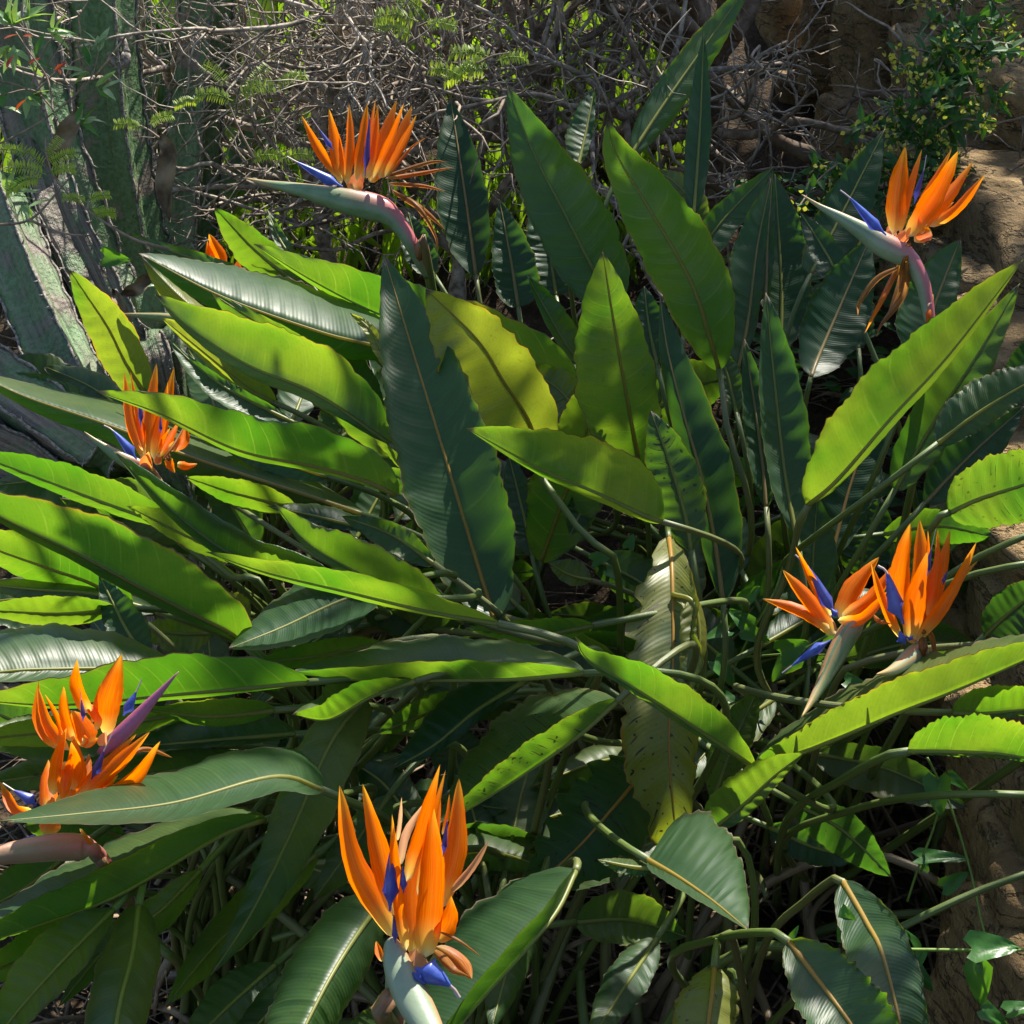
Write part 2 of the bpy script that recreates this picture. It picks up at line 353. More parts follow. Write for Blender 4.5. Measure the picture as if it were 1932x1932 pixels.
# -- centre plant
leaf(pC, [(935, 1175), (905, 1080), (830, 830), (775, 650), (724, 480)], (1.72, 1.78, 1.9), (92, -.025), (96, -.02), Y(.0, .55, .05, .3), ruf=.5, m=.40, rib=(.85, 0), a=.5)
leaf(pC, [(1020, 890), (1000, 800), (950, 720), (900, 640), (803, 545)], (1.93, 1.80), (118, .0), (70, -.02), Y(.8, 0, .12, 1), torn=.25, m=.45, rib=(.6, 0), label='yellowing leaf with a brown burnt patch near its tip', pet=[(1170, 1130, 1.9), (1100, 1010, 1.85)], pr=.0052)
leaf(pC, [(1208, 885), (1190, 790), (1165, 650), (1137, 475)], (1.98, 1.84), (92, .0), (62, -.01), Y(.32, 0, .15, .4), m=.40, rib=(.4, 0))
leaf(pC, [(1252, 985), (1225, 977), (1130, 932), (1010, 880), (880, 808)], (1.72, 1.68), (14, .05), (96, -.035), Y(.35, .15, .08, .4), m=.36, a=.45)
leaf(pC, [(1020, 1062), (1060, 950), (1105, 820), (1130, 680)], (2.05, 1.93), (72, 0), (75, .0), Y(.3, 0, .1, .6), ruf=.6, rib=(.3, 0), pr=.005)
leaf(pC, [(1262, 1012), (1268, 1080), (1270, 1250), (1262, 1400), (1272, 1540), (1280, 1600)], (1.78, 1.68, 1.62, 1.66), (58, -.02), (98, .0), Y(.62, 0, .75, 1), torn=.6, ruf=.4, m=.45, rib=(1, 0), a=.35, label='torn yellowing leaf with dark slits hanging straight down', pet=[(1290, 1200, 2.0), (1262, 1010, 1.86)], tipcut=.12)
leaf(pC, [(1268, 1120), (1310, 1140), (1318, 1230), (1280, 1305)], (1.70, 1.66), (14, .03), (38, -.01), Y(.7, 0, .3, 1), m=.5, nopet=True, label='curled flap of yellow dying leaf')
leaf(pC, [(1425, 1450), (1330, 1385), (1200, 1300), (1110, 1245), (1086, 1202)], (1.5, 1.44, 1.42), (12, .0), (58, -.02), Y(.35, 0, .05, .4), m=.45)
leaf(pC, [(1364, 1135), (1350, 1030), (1326, 908), (1291, 785), (1260, 663), (1245, 558)], (1.85, 1.92), (30, .02), (62, -.01), Y(0, .9, .1, .3), rib=(.3, .7), m=.4)
leaf(pC, [(1305, 1040), (1290, 960), (1262, 870), (1228, 775)], (1.82, 1.84), (52, .02), (50, 0), Y(.15, .5, .5, .4), m=.45)
leaf(pC, [(1115, 1095), (1075, 1085), (1035, 1062)], (2.0, 1.98), (18, 0), (32, .01), Y(.4, 0, 0, 0))
leaf(pC, [(1130, 920), (1100, 960), (1075, 1010)], (2.02, 2.0), (26, 0), (30, 0), Y(.1, .3, 0, 0))
leaf(pC, [(1005, 1050), (985, 960), (960, 860)], (2.05, 2.1), (34, 0), (34, 0), Y(0, .8, 0, .2))
leaf(pC, [(1345, 1510), (1385, 1400), (1430, 1300)], (1.8, 1.82), (42, -.02), (34, -.03), Y(.3, .3, .8, .5), m=.5, a=.3, label='rolled dying leaf with brown blotches')
# -- top flower plant
leaf(pT, [(1090, 715), (900, 660), (720, 595), (590, 530), (478, 460)], (2.1, 2.16, 2.2), (14, .05), (118, -.06), Y(.15, 0, .05, .4), m=.38, curlB=.5)
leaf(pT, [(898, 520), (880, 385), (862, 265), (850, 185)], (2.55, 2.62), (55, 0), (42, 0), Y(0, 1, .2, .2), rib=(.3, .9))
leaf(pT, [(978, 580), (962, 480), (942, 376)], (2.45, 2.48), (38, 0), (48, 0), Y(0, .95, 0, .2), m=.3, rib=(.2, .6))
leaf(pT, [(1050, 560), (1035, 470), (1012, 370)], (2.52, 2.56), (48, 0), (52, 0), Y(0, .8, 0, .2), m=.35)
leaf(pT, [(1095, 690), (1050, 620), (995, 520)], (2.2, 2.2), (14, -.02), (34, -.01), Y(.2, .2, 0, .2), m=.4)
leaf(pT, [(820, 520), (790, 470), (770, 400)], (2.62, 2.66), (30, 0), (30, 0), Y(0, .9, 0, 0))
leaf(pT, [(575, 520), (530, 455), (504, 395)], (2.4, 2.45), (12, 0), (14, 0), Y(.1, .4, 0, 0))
leaf(pT, [(1095, 800), (1060, 740), (985, 690)], (2.05, 2.08), (30, 0), (40, 0), Y(.4, .2, 0, 0))
# -- back small flower plant
leaf(pK, [(575, 545), (490, 480), (440, 430), (404, 390)], (2.4, 2.33), (40, .03), (34, .0), Y(.25, .1, 0, .2), m=.4)
leaf(pK, [(520, 545), (400, 500), (300, 465), (240, 440)], (2.35, 2.4), (14, 0), (16, 0), Y(.1, .3, 0, .4))
leaf(pK, [(575, 725), (430, 630), (340, 560), (268, 485)], (2.2, 2.22), (40, .035), (16, .03), Y(.75, 0, .05, 1), m=.5)
leaf(pK, [(295, 770), (240, 690), (205, 620), (165, 560), (131, 508)], (2.14, 2.06), (42, .02), (44, -.03), Y(.45, 0, .1, 1), m=.45, rib=(.4, 0))
leaf(pK, [(540, 660), (490, 620), (420, 570)], (2.3, 2.3), (34, 0), (24, 0), Y(.2, .6, 0, 0))
# -- left flower plant
leaf(pL, [(790, 668), (690, 648), (600, 625), (420, 560), (262, 478)], (2.05, 2.1), (40, .03), (78, .13), Y(.0, .25, .12, .6), ruf=.5, m=.42, rib=(.4, 0), label='leaf with silvery sunlit upper face and torn lower edge')
leaf(pL, [(745, 860), (660, 735), (560, 660), (400, 553)], (2.0, 2.06), (66, .045), (30, .0), Y(.3, .1, .05, .3), m=.42, rib=(.4, 0))
leaf(pL, [(740, 840), (600, 745), (470, 690), (360, 620), (292, 556)], (1.95, 2.02), (20, .0), (92, -.045), Y(.35, 0, .05, .4), m=.45)
leaf(pL, [(520, 760), (470, 735), (390, 670), (304, 599)], (2.05, 2.08), (14, .03), (44, -.03), Y(.6, 0, .05, .6))
leaf(pL, [(560, 800), (440, 740), (370, 690), (318, 640)], (2.02, 2.04), (32, -.02), (14, 0), Y(0, .5, 0, 0))
leaf(pL, [(752, 938), (700, 912), (600, 882), (450, 850), (300, 780), (180, 738)], (1.76, 1.74), (10, .03), (106, -.055), Y(.3, .0, .05, .5), m=.36, curlB=.5, rib=(.5, 0), pr=.0052)
leaf(pL, [(690, 972), (620, 948), (490, 905), (360, 862), (200, 800), (40, 745), (-70, 690)], (1.9, 1.98), (36, .02), (50, .16), Y(.15, .25, .12, .3), m=.45, rib=(.2, .5), label='long leaf passing behind the half covered flower')
leaf(pL, [(640, 1098), (575, 1083), (455, 1056), (330, 968), (215, 852)], (1.6, 1.66), (16, -.02), (94, -.055), Y(.2, .15, .05, .3), m=.42, curlB=1)
leaf(pL, [(850, 1155), (760, 1122), (658, 1072), (577, 1022), (519, 952)], (1.6, 1.64), (14, .0), (88, -.05), Y(.2, .0, .05, .4), m=.42, curlB=.5)
leaf(pL, [(820, 1065), (740, 1010), (645, 974)], (1.72, 1.75), (30, 0), (24, 0), Y(.1, .5, 0, .2))
leaf(pL, [(340, 1000), (200, 950), (80, 905), (-70, 848)], (1.8, 1.86), (16, .02), (48, -.035), Y(.25, .0, .05, .4), ruf=.3)
leaf(pL, [(700, 1000), (600, 975), (505, 955)], (1.85, 1.86), (14, 0), (24, .02), Y(.1, .8, 0, .5))
leaf(pL, [(620, 1000), (520, 940), (420, 915)], (1.95, 1.97), (20, 0), (26, 0), Y(0, .9, 0, 0))
leaf(pL, [(735, 700), (700, 625), (660, 590)], (1.98, 2.0), (14, 0), (12, 0), Y(.8, 0, 0, .8))
leaf(pL, [(720, 780), (660, 690), (590, 640)], (2.12, 2.12), (36, 0), (28, 0), Y(0, .8, 0, 0))
# -- bottom-left flower plant
leaf(pBL, [(470, 1225), (430, 1192), (350, 1153), (255, 1104), (140, 1042), (0, 975), (-110, 900)], (1.58, 1.5), (18, -.02), (112, -.055), Y(.2, .1, .05, .5), m=.38, rib=(.5, 0), curlB=.3, pr=.005)
leaf(pBL, [(250, 1155), (180, 1105), (90, 1072), (0, 1040), (-100, 1000)], (1.68, 1.64), (36, .04), (60, -.035), Y(.25, .0, .05, .3), rib=(.5, 0))
leaf(pBL, [(945, 1178), (800, 1152), (650, 1116), (500, 1080), (388, 1041)], (1.5, 1.52), (9, .02), (40, -.03), Y(.35, 0, .05, .5), m=.45, pr=.005)
leaf(pBL, [(735, 1105), (640, 1135), (530, 1185), (430, 1224)], (1.62, 1.52), (48, -.09), (64, .10), Y(0, .6, .12, .2), m=.4, label='blue grey leaf seen from below with a lit silvery patch')
leaf(pBL, [(300, 1155), (180, 1122), (60, 1112), (-60, 1100)], (1.66, 1.62), (26, -.01), (26, .10), Y(.2, .1, .15, .4), ruf=.3)
leaf(pBL, [(345, 1268), (260, 1262), (130, 1262), (0, 1268), (-160, 1300)], (1.5, 1.4), (22, -.02), (116, .05), Y(.1, .3, .05, .3), m=.5, curlB=.5)
leaf(pBL, [(585, 1287), (450, 1300), (315, 1312), (115, 1330), (-60, 1320)], (1.45, 1.36), (10, .02), (92, -.045), Y(.3, .0, .05, .4), m=.42, curlB=.3)
leaf(pBL, [(275, 1240), (240, 1190), (187, 1084)], (1.58, 1.62), (36, 0), (40, 0), Y(0, .85, .1, 0), m=.35)
leaf(pBL, [(470, 1170), (430, 1150), (400, 1165)], (1.7, 1.7), (20, 0), (36, 0), Y(.5, 0, 0, .6))
leaf(pBL, [(400, 1195), (330, 1195), (260, 1185)], (1.72, 1.7), (40, 0), (34, 0), Y(.5, 0, .1, .6), torn=.4)
leaf(pBL, [(612, 1492), (518, 1466), (330, 1515), (160, 1535), (0, 1549)], (1.36, 1.26, 1.2), (34, -.07), (66, .13), Y(.0, .2, .1, .3), m=.35, label='silvery grey leaf crossing in front of the double flower', rib=(0, .2), pr=.005)
leaf(pBL, [(505, 1545), (420, 1575), (310, 1640), (200, 1700), (60, 1750), (-90, 1795)], (1.45, 1.28), (-96, .10), (60, -.02), Y(.15, .2, .08, .3), m=.5, a=.3)
leaf(pBL, [(215, 1715), (130, 1800), (40, 1900), (-30, 1990)], (1.35, 1.18), (40, 0), (66, 0), Y(.2, .25, .12, .3), m=.45)
leaf(pBL, [(120, 1620), (40, 1680), (-80, 1740)], (1.5, 1.4), (50, 0), (50, 0), Y(.0, .6, 0, .2))
leaf(pBL, [(560, 1385), (420, 1395), (300, 1405), (240, 1400)], (1.55, 1.5), (14, -.01), (54, .04), Y(.1, .35, .05, .4))
leaf(pBL, [(320, 1420), (150, 1450), (30, 1470), (-60, 1480)], (1.58, 1.5), (34, 0), (40, .03), Y(.2, .2, 0, .2))
leaf(pBL, [(250, 1370), (120, 1400), (-60, 1390)], (1.6, 1.5), (40, 0), (60, .03), Y(.15, .4, 0, .2))
# -- bottom flower plant
leaf(pBC, [(1105, 1270), (960, 1282), (800, 1284), (680, 1284), (543, 1270)], (1.48, 1.46), (-38, -.02), (84, .10), Y(.2, .15, .08, .5), m=.45, a=.45, label='trough shaped leaf with blue green inside and bright outer half')
leaf(pBC, [(785, 1285), (700, 1315), (620, 1358), (552, 1348)], (1.46, 1.42), (-40, -.03), (66, .07), Y(.2, .0, .1, .6), m=.55, a=.5)
leaf(pBC, [(690, 1315), (625, 1400), (545, 1580), (470, 1730), (398, 1840)], (1.5, 1.38), (62, 0), (52, .0), Y(.35, .15, .12, .5), m=.3)
leaf(pBC, [(990, 1285), (900, 1340), (820, 1405), (742, 1450)], (1.55, 1.5), (20, .0), (58, .02), Y(0, .9, .1, .2), m=.45)
leaf(pBC, [(1165, 1322), (1090, 1390), (990, 1460), (880, 1530), (826, 1560)], (1.48, 1.42), (-48, -.03), (118, .14), Y(.15, .1, .55, .5), ruf=.3, m=.42, a=.45, label='folded leaf with many dark slits on its pale inner half')
leaf(pBC, [(1235, 1430), (1160, 1520), (1083, 1606), (985, 1690)], (1.68, 1.6), (90, .02), (98, .0), Y(.1, .75, .5, .6), torn=.6, m=.4, rib=(1, 0), a=.35, label='ragged dark leaf with an orange midrib')
leaf(pBC, [(1088, 1640), (1050, 1720), (985, 1800), (905, 1890), (830, 1985), (750, 2090)], (1.36, 1.26, 1.16), (-30, -.05), (130, .12), Y(.0, .45, .15, .3), ruf=.2, m=.4, a=.4, label='leaf folded in half with a silvery outer side beside the bottom flower', tf=.06)
leaf(pBC, [(735, 1690), (690, 1740), (620, 1850), (540, 2010), (480, 2140)], (1.38, 1.14), (56, .05), (84, .06), Y(.1, .15, .2, .5), ruf=.4, m=.4, label='grey green leaf with a dark toothed edge beside the bottom flower')
leaf(pBC, [(262, 1705), (250, 1800), (225, 1900), (205, 2040), (190, 2220)], (1.35, 1.12), (58, .03), (62, .03), Y(.35, .2, .12, .3), m=.35)
leaf(pBC, [(520, 1820), (430, 1900), (340, 1990)], (1.42, 1.3), (60, 0), (50, 0), Y(.1, .6, .1, .2))
# -- pair plant
leaf(pP, [(1424, 1448), (1530, 1414), (1690, 1347), (1815, 1298), (2060, 1190)], (1.56, 1.46, 1.42), (62, .0), (-86, .10), Y(.35, .0, .08, .5), ruf=.6, m=.45, a=.33, label='long bright ruffled leaf below the pair of flowers', pet=[(1440, 1520, 1.75)])
leaf(pP, [(1712, 1418), (1800, 1418), (1900, 1424), (2040, 1450)], (1.38, 1.36), (72, -.04), (10, .0), Y(.35, .0, .08, .5), ruf=.9, m=.4, a=.3, pet=[(1480, 1560, 1.7), (1600, 1465, 1.5)], pr=.0052)
leaf(pP, [(1795, 1345), (1870, 1345), (2010, 1330)], (1.5, 1.5), (52, -.03), (14, .0), Y(.2, .0, .05, .3), m=.4, a=.3)
leaf(pP, [(1790, 968), (1850, 940), (1930, 915), (2060, 870)], (1.58, 1.55), (72, -.035), (66, .03), Y(.45, .35, .35, .5), ruf=.4, m=.4, a=.33, pet=[(1640, 1200, 1.8)], pr=.005)
leaf(pP, [(1858, 1200), (1900, 1160), (1990, 1090)], (1.68, 1.65), (44, 0), (60, 0), Y(0, .8, .1, .3), a=.35)
leaf(pP, [(1950, 1500), (2050, 1510), (2150, 1540)], (1.45, 1.45), (40, 0), (40, 0), Y(), pet=[(1480, 1590, 1.8), (1606, 1529, 1.62), (1746, 1502, 1.5)])
leaf(pP, [(1960, 1000), (2040, 960), (2120, 940)], (1.65, 1.65), (40, 0), (40, 0), Y(), pet=[(1560, 1290, 1.85), (1660, 1180, 1.75), (1830, 1060, 1.68)])
leaf(pP, [(1960, 1060), (2040, 1040), (2120, 1040)], (1.62, 1.62), (40, 0), (40, 0), Y(), pet=[(1590, 1240, 1.8), (1730, 1130, 1.7), (1850, 1080, 1.65)])
leaf(pP, [(1965, 1215), (2060, 1200), (2130, 1200)], (1.55, 1.55), (40, 0), (40, 0), Y(), pet=[(1560, 1330, 1.7), (1680, 1240, 1.62), (1830, 1218, 1.58)])
# -- right flower plant
leaf(pR, [(1522, 955), (1580, 905), (1680, 790), (1790, 670), (1930, 490)], (1.72, 1.67, 1.68), (92, -.045), (14, .03), Y(.45, .12, .08, .4), ruf=.4, m=.38, a=.36, pet=[(1440, 1290, 1.95), (1490, 1070, 1.80)], pr=.0052)
leaf(pR, [(1688, 925), (1760, 800), (1850, 660), (1924, 535)], (1.8, 1.78), (50, -.02), (46, .0), Y(.25, .4, .1, .4), m=.38, a=.4)
leaf(pR, [(1768, 838), (1830, 790), (1900, 745), (2000, 690)], (1.72, 1.7), (56, .02), (30, 0), Y(.1, .6, .1, .4), ruf=.5, m=.4, a=.35)
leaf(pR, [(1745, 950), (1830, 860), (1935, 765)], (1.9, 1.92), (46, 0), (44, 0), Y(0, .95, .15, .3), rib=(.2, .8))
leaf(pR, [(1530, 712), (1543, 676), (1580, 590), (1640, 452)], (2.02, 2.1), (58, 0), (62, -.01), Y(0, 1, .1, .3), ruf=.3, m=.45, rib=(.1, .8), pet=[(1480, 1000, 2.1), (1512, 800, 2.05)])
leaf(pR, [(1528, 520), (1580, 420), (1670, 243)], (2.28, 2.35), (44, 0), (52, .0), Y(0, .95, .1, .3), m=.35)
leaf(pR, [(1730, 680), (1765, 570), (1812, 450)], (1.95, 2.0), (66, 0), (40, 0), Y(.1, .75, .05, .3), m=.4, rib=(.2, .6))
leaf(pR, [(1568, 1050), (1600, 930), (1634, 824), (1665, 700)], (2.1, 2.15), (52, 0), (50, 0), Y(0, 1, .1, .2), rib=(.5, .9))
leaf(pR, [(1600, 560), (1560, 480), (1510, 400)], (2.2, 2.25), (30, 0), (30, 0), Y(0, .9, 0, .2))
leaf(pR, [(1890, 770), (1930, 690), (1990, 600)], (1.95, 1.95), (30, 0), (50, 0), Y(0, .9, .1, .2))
# -- back upright plant
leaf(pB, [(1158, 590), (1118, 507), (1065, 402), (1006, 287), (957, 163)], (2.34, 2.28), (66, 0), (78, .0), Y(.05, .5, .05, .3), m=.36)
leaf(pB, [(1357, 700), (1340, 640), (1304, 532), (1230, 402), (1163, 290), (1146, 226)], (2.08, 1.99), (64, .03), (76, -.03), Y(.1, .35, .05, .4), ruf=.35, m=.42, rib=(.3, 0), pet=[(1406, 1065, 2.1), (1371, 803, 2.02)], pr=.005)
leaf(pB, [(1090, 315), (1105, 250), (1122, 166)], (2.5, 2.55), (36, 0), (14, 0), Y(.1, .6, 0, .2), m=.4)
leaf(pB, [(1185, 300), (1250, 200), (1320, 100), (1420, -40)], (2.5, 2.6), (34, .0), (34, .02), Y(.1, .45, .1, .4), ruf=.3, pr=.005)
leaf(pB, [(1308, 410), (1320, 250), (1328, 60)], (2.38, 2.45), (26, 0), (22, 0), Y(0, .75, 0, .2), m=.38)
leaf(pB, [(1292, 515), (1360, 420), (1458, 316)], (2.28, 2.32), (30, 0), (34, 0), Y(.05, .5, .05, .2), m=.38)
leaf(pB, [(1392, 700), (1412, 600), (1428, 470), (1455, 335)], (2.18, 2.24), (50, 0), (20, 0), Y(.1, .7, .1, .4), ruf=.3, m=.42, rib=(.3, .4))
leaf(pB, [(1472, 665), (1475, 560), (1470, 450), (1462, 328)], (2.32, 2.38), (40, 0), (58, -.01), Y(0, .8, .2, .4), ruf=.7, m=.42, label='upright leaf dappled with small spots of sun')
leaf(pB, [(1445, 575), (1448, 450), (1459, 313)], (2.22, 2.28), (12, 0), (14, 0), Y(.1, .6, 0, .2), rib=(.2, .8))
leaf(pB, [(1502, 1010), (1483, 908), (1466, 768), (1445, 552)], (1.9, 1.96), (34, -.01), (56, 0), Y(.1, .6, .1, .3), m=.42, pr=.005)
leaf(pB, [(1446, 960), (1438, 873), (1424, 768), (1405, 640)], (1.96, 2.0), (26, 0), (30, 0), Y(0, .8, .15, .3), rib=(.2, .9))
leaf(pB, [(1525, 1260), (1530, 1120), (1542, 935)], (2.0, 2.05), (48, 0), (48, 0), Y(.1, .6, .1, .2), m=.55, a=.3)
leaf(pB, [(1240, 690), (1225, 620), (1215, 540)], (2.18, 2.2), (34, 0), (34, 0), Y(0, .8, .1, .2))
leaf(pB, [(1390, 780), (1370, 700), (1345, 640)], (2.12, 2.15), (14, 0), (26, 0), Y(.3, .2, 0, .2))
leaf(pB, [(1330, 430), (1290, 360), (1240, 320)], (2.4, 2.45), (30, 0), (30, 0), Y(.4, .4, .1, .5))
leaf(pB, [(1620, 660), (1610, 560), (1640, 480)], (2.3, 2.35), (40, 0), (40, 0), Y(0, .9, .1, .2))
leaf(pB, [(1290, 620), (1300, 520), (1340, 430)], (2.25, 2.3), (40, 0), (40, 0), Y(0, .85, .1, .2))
# -- front right plant
leaf(pF, [(1222, 1622), (1280, 1655), (1345, 1700), (1412, 1755)], (1.36, 1.22), (132, .11), (20, -.03), Y(.0, .3, .05, .4), m=.26, a=.34, rib=(.6, 0), label='grey green folded leaf with a pale rim and sharp downward tip')
leaf(pF, [(1240, 1640), (1190, 1635), (1128, 1622)], (1.36, 1.36), (18, 0), (14, .02), Y(.3, .2, .1, .8), ruf=.6, nopet=True)
leaf(pF, [(1330, 1575), (1400, 1520), (1460, 1465), (1518, 1420)], (1.5, 1.46), (56, -.03), (22, .0), Y(.25, .25, .05, .4), m=.38, a=.4, pet=[(1415, 1800, 1.62), (1405, 1600, 1.52)])
leaf(pF, [(1488, 1775), (1540, 1845), (1600, 1925), (1690, 2060), (1780, 2190)], (1.22, 1.1), (84, .0), (70, -.02), Y(.1, .15, .15, .6), ruf=1.0, m=.4, a=.36, rib=(.9, 0), pet=[(1270, 1830, 1.5), (1360, 1770, 1.35)], label='leaf with crinkled brown edge and yellow midrib beside the vine')
leaf(pF, [(1590, 1662), (1635, 1740), (1668, 1810), (1712, 2000), (1740, 2200)], (1.32, 1.22, 1.1), (60, .0), (70, .0), Y(.0, .3, .12, .4), ruf=.3, m=.4, a=.36, rib=(.7, .2), pet=[(1440, 1790, 1.55), (1520, 1700, 1.42)], label='glossy green leaf with pale rim behind the vine stem')
leaf(pF, [(1348, 1825), (1343, 1880), (1330, 1990), (1320, 2160)], (1.3, 1.2), (62, .02), (72, .02), Y(.6, .1, .5, 1), torn=.4, ruf=.4, m=.4, a=.36, rib=(1, 0), pet=[(1390, 1800, 1.45), (1358, 1770, 1.36)])
leaf(pF, [(1960, 1640), (2050, 1600), (2130, 1590)], (1.55, 1.55), (40, 0), (40, 0), Y(), pet=[(1560, 1830, 1.6), (1720, 1740, 1.55), (1860, 1675, 1.55)])

for pl_, pt_, d_, wa, wb, cc_ in [(pBL, [(350, 1345), (190, 1372), (30, 1388), (-80, 1400)], (1.55, 1.46), (30, .02), (36, -.03), Y(.3, 0, .05, .4)), (pBL, [(480, 1430), (340, 1452), (200, 1470), (60, 1462)], (1.56, 1.5), (26, .02), (40, -.03), Y(.25, .1, .1, .4)),
    (pBC, [(600, 1610), (500, 1690), (400, 1790), (310, 1900)], (1.52, 1.38), (44, .03), (40, -.02), Y(.25, .2, .1, .3)), (pBC, [(735, 1500), (670, 1590), (590, 1700)], (1.58, 1.5), (44, .02), (34, .0), Y(.2, .3, .1, .3)), (pBC, [(660, 1760), (570, 1850), (480, 1940), (400, 2040)], (1.46, 1.3), (46, .02), (40, .0), Y(.1, .4, .1, .3)),
    (pBC, [(1010, 1690), (965, 1800), (925, 1950)], (1.55, 1.4), (40, .02), (40, 0), Y(.1, .5, .1, .3)), (pF, [(1240, 1770), (1180, 1860), (1110, 1970)], (1.55, 1.4), (38, 0), (44, .02), Y(.15, .5, .15, .4)), (pBC, [(900, 1320), (810, 1345), (710, 1385)], (1.6, 1.56), (24, .02), (34, -.02), Y(.3, .1, .1, .3)),
    (pL, [(480, 1065), (370, 1020), (240, 955)], (1.76, 1.78), (20, .02), (40, -.03), Y(.35, 0, .1, .4)), (pBL, [(720, 1215), (600, 1238), (480, 1250)], (1.62, 1.58), (24, .02), (30, -.02), Y(.3, .1, .05, .3)), (pC, [(1120, 1180), (1010, 1198), (880, 1185)], (1.66, 1.62), (20, .02), (30, -.02), Y(.2, .3, .1, .4)),
    (pBL, [(220, 1150), (110, 1158), (-50, 1150)], (1.62, 1.56), (24, .02), (34, -.03), Y(.3, 0, .05, .3)), (pL, [(890, 1010), (810, 940), (720, 880)], (1.84, 1.86), (34, .02), (34, -.02), Y(.25, .1, .05, .3)), (pL, [(800, 905), (720, 800), (640, 740)], (1.95, 1.98), (30, .03), (36, -.02), Y(.35, 0, .05, .4)),
    (pL, [(620, 900), (520, 870), (420, 845)], (1.96, 1.96), (26, .0), (30, .08), Y(0, .3, .1, .3)), (pL, [(560, 960), (440, 930), (350, 900)], (1.88, 1.9), (24, .03), (30, -.03), Y(.3, 0, .1, .4)), (pBL, [(520, 1340), (400, 1352), (280, 1340)], (1.52, 1.5), (20, .02), (34, -.03), Y(.25, .1, .1, .4)), (pBL, [(150, 1730), (60, 1800), (-60, 1850)], (1.4, 1.3), (40, .02), (44, -.02), Y(.3, .1, .1, .3)),
    (pBL, [(380, 1640), (300, 1720), (200, 1790), (110, 1900)], (1.46, 1.32), (36, .03), (34, .0), Y(.2, .2, .1, .3)), (pF, [(1450, 1560), (1540, 1600), (1640, 1620)], (1.85, 1.8), (34, 0), (34, 0), Y(.1, .6, .1, .3)), (pBC, [(770, 1900), (700, 1950), (620, 2020)], (1.4, 1.32), (50, .0), (44, 0), Y(.1, .4, .1, .3))]:
    leaf(pl_, pt_, d_, wa, wb, cc_, ruf=.2)
# -- filler leaves deep in the bed, and bare leaf stalks
PL = [pT, pR, pL, pBL, pBC, pP, pC, pB, pF, pK]
frn = random.Random(21)
def surf(y): return float(np.interp(y, [300, 500, 1000, 1500, 1932], [2.6, 2.4, 1.95, 1.62, 1.36]))
def proj(p):
    q = p - CAM; d = q @ FW; return 966 + (q @ RT) / d / T * 966, 966 - (q @ UP) / d / T * 966, d
for i in range(130):
    pl = [pL, pBL, pBC, pC, pP, pT, pR, pK, pBL, pL, pB, pC][i % 12]
    bx, by, bd = proj(pl.loc + np.array([0, 0, .25]))
    an = frn.uniform(-math.pi, 0) if frn.random() < .7 else frn.uniform(-3.9, .8)
    L0 = frn.uniform(120, 420); L1 = L0 + frn.uniform(200, 340)
    p0 = (bx + math.cos(an) * L0, by + math.sin(an) * L0 * .8); p1 = (bx + math.cos(an) * L1, by + math.sin(an) * L1 * .8 + 30)
    if p0[1] < 560 or p1[1] < 520: continue
    if p1[0] > 1150 and p1[1] < 640: continue
    mid = ((p0[0] + p1[0]) / 2, (p0[1] + p1[1]) / 2 - 18)
    d0 = surf(p0[1]) + frn.uniform(.16, .34); d1 = surf(p1[1]) + frn.uniform(.14, .30)
    leaf(pl, [p0, mid, p1], (d0, d1), (frn.uniform(34, 62), frn.uniform(-.03, .04)), (frn.uniform(30, 60), frn.uniform(-.03, .04)), Y(frn.uniform(0, .35), frn.uniform(.05, .7), frn.uniform(0, .3), frn.uniform(.1, .5)))
for i in range(50):
    pl = frn.choice([pC, pBC, pF, pP, pBC, pC, pR, pBL, pF])
    b0 = pl.loc + np.array([frn.uniform(-.16, .16), frn.uniform(-.14, .14), -.02]); an = frn.uniform(0, 6.283); r = frn.uniform(.15, .5)
    b1 = pl.loc + np.array([math.cos(an) * r, math.sin(an) * r * .8, frn.uniform(.12, .46)])
    pp = bez(b0, np.array([0, 0, .16]), b1, np.array([math.cos(an), math.sin(an), frn.uniform(-.6, .6)]) * .16, 16)
    tv = tube(pp, np.linspace(.0085, frn.uniform(.003, .005), 16), 7)
    mk('bare_stalk', *tv[:2], 'stalk', pl, uv=tv[2], color=(0, frn.choice([0, 0, .3, .9]), 0, 1))

# ------------------------------------------------------------------ flowers
def strip(pts, wd, cup=.35, n=14, prf=None, ref=None, nv=4):
    """lanceolate cupped strip through world points"""
    c = spline(pts, n); tg = np.gradient(c, axis=0); tg /= np.linalg.norm(tg, axis=1)[:, None]
    s = np.linspace(0, 1, n); w_ = (prof(s, .38, .5) if prf is None else prf(s)) * wd / 2
    V = []; uv = []
    for i in range(n):
        x = np.cross(tg[i], ref if ref is not None else FW); x /= np.linalg.norm(x) + 1e-9; y = np.cross(x, tg[i])
        for k in range(-nv, nv + 1):
            v = k / nv; V.append(c[i] + x * w_[i] * v * (1 - .12 * v * v) + y * w_[i] * cup * v * v); uv.append((s[i], .5 + v / 2))
    k = 2 * nv + 1
    return V, [[i * k + j, i * k + j + 1, (i + 1) * k + j + 1, (i + 1) * k + j] for i in range(n - 1) for j in range(k - 1)], uv
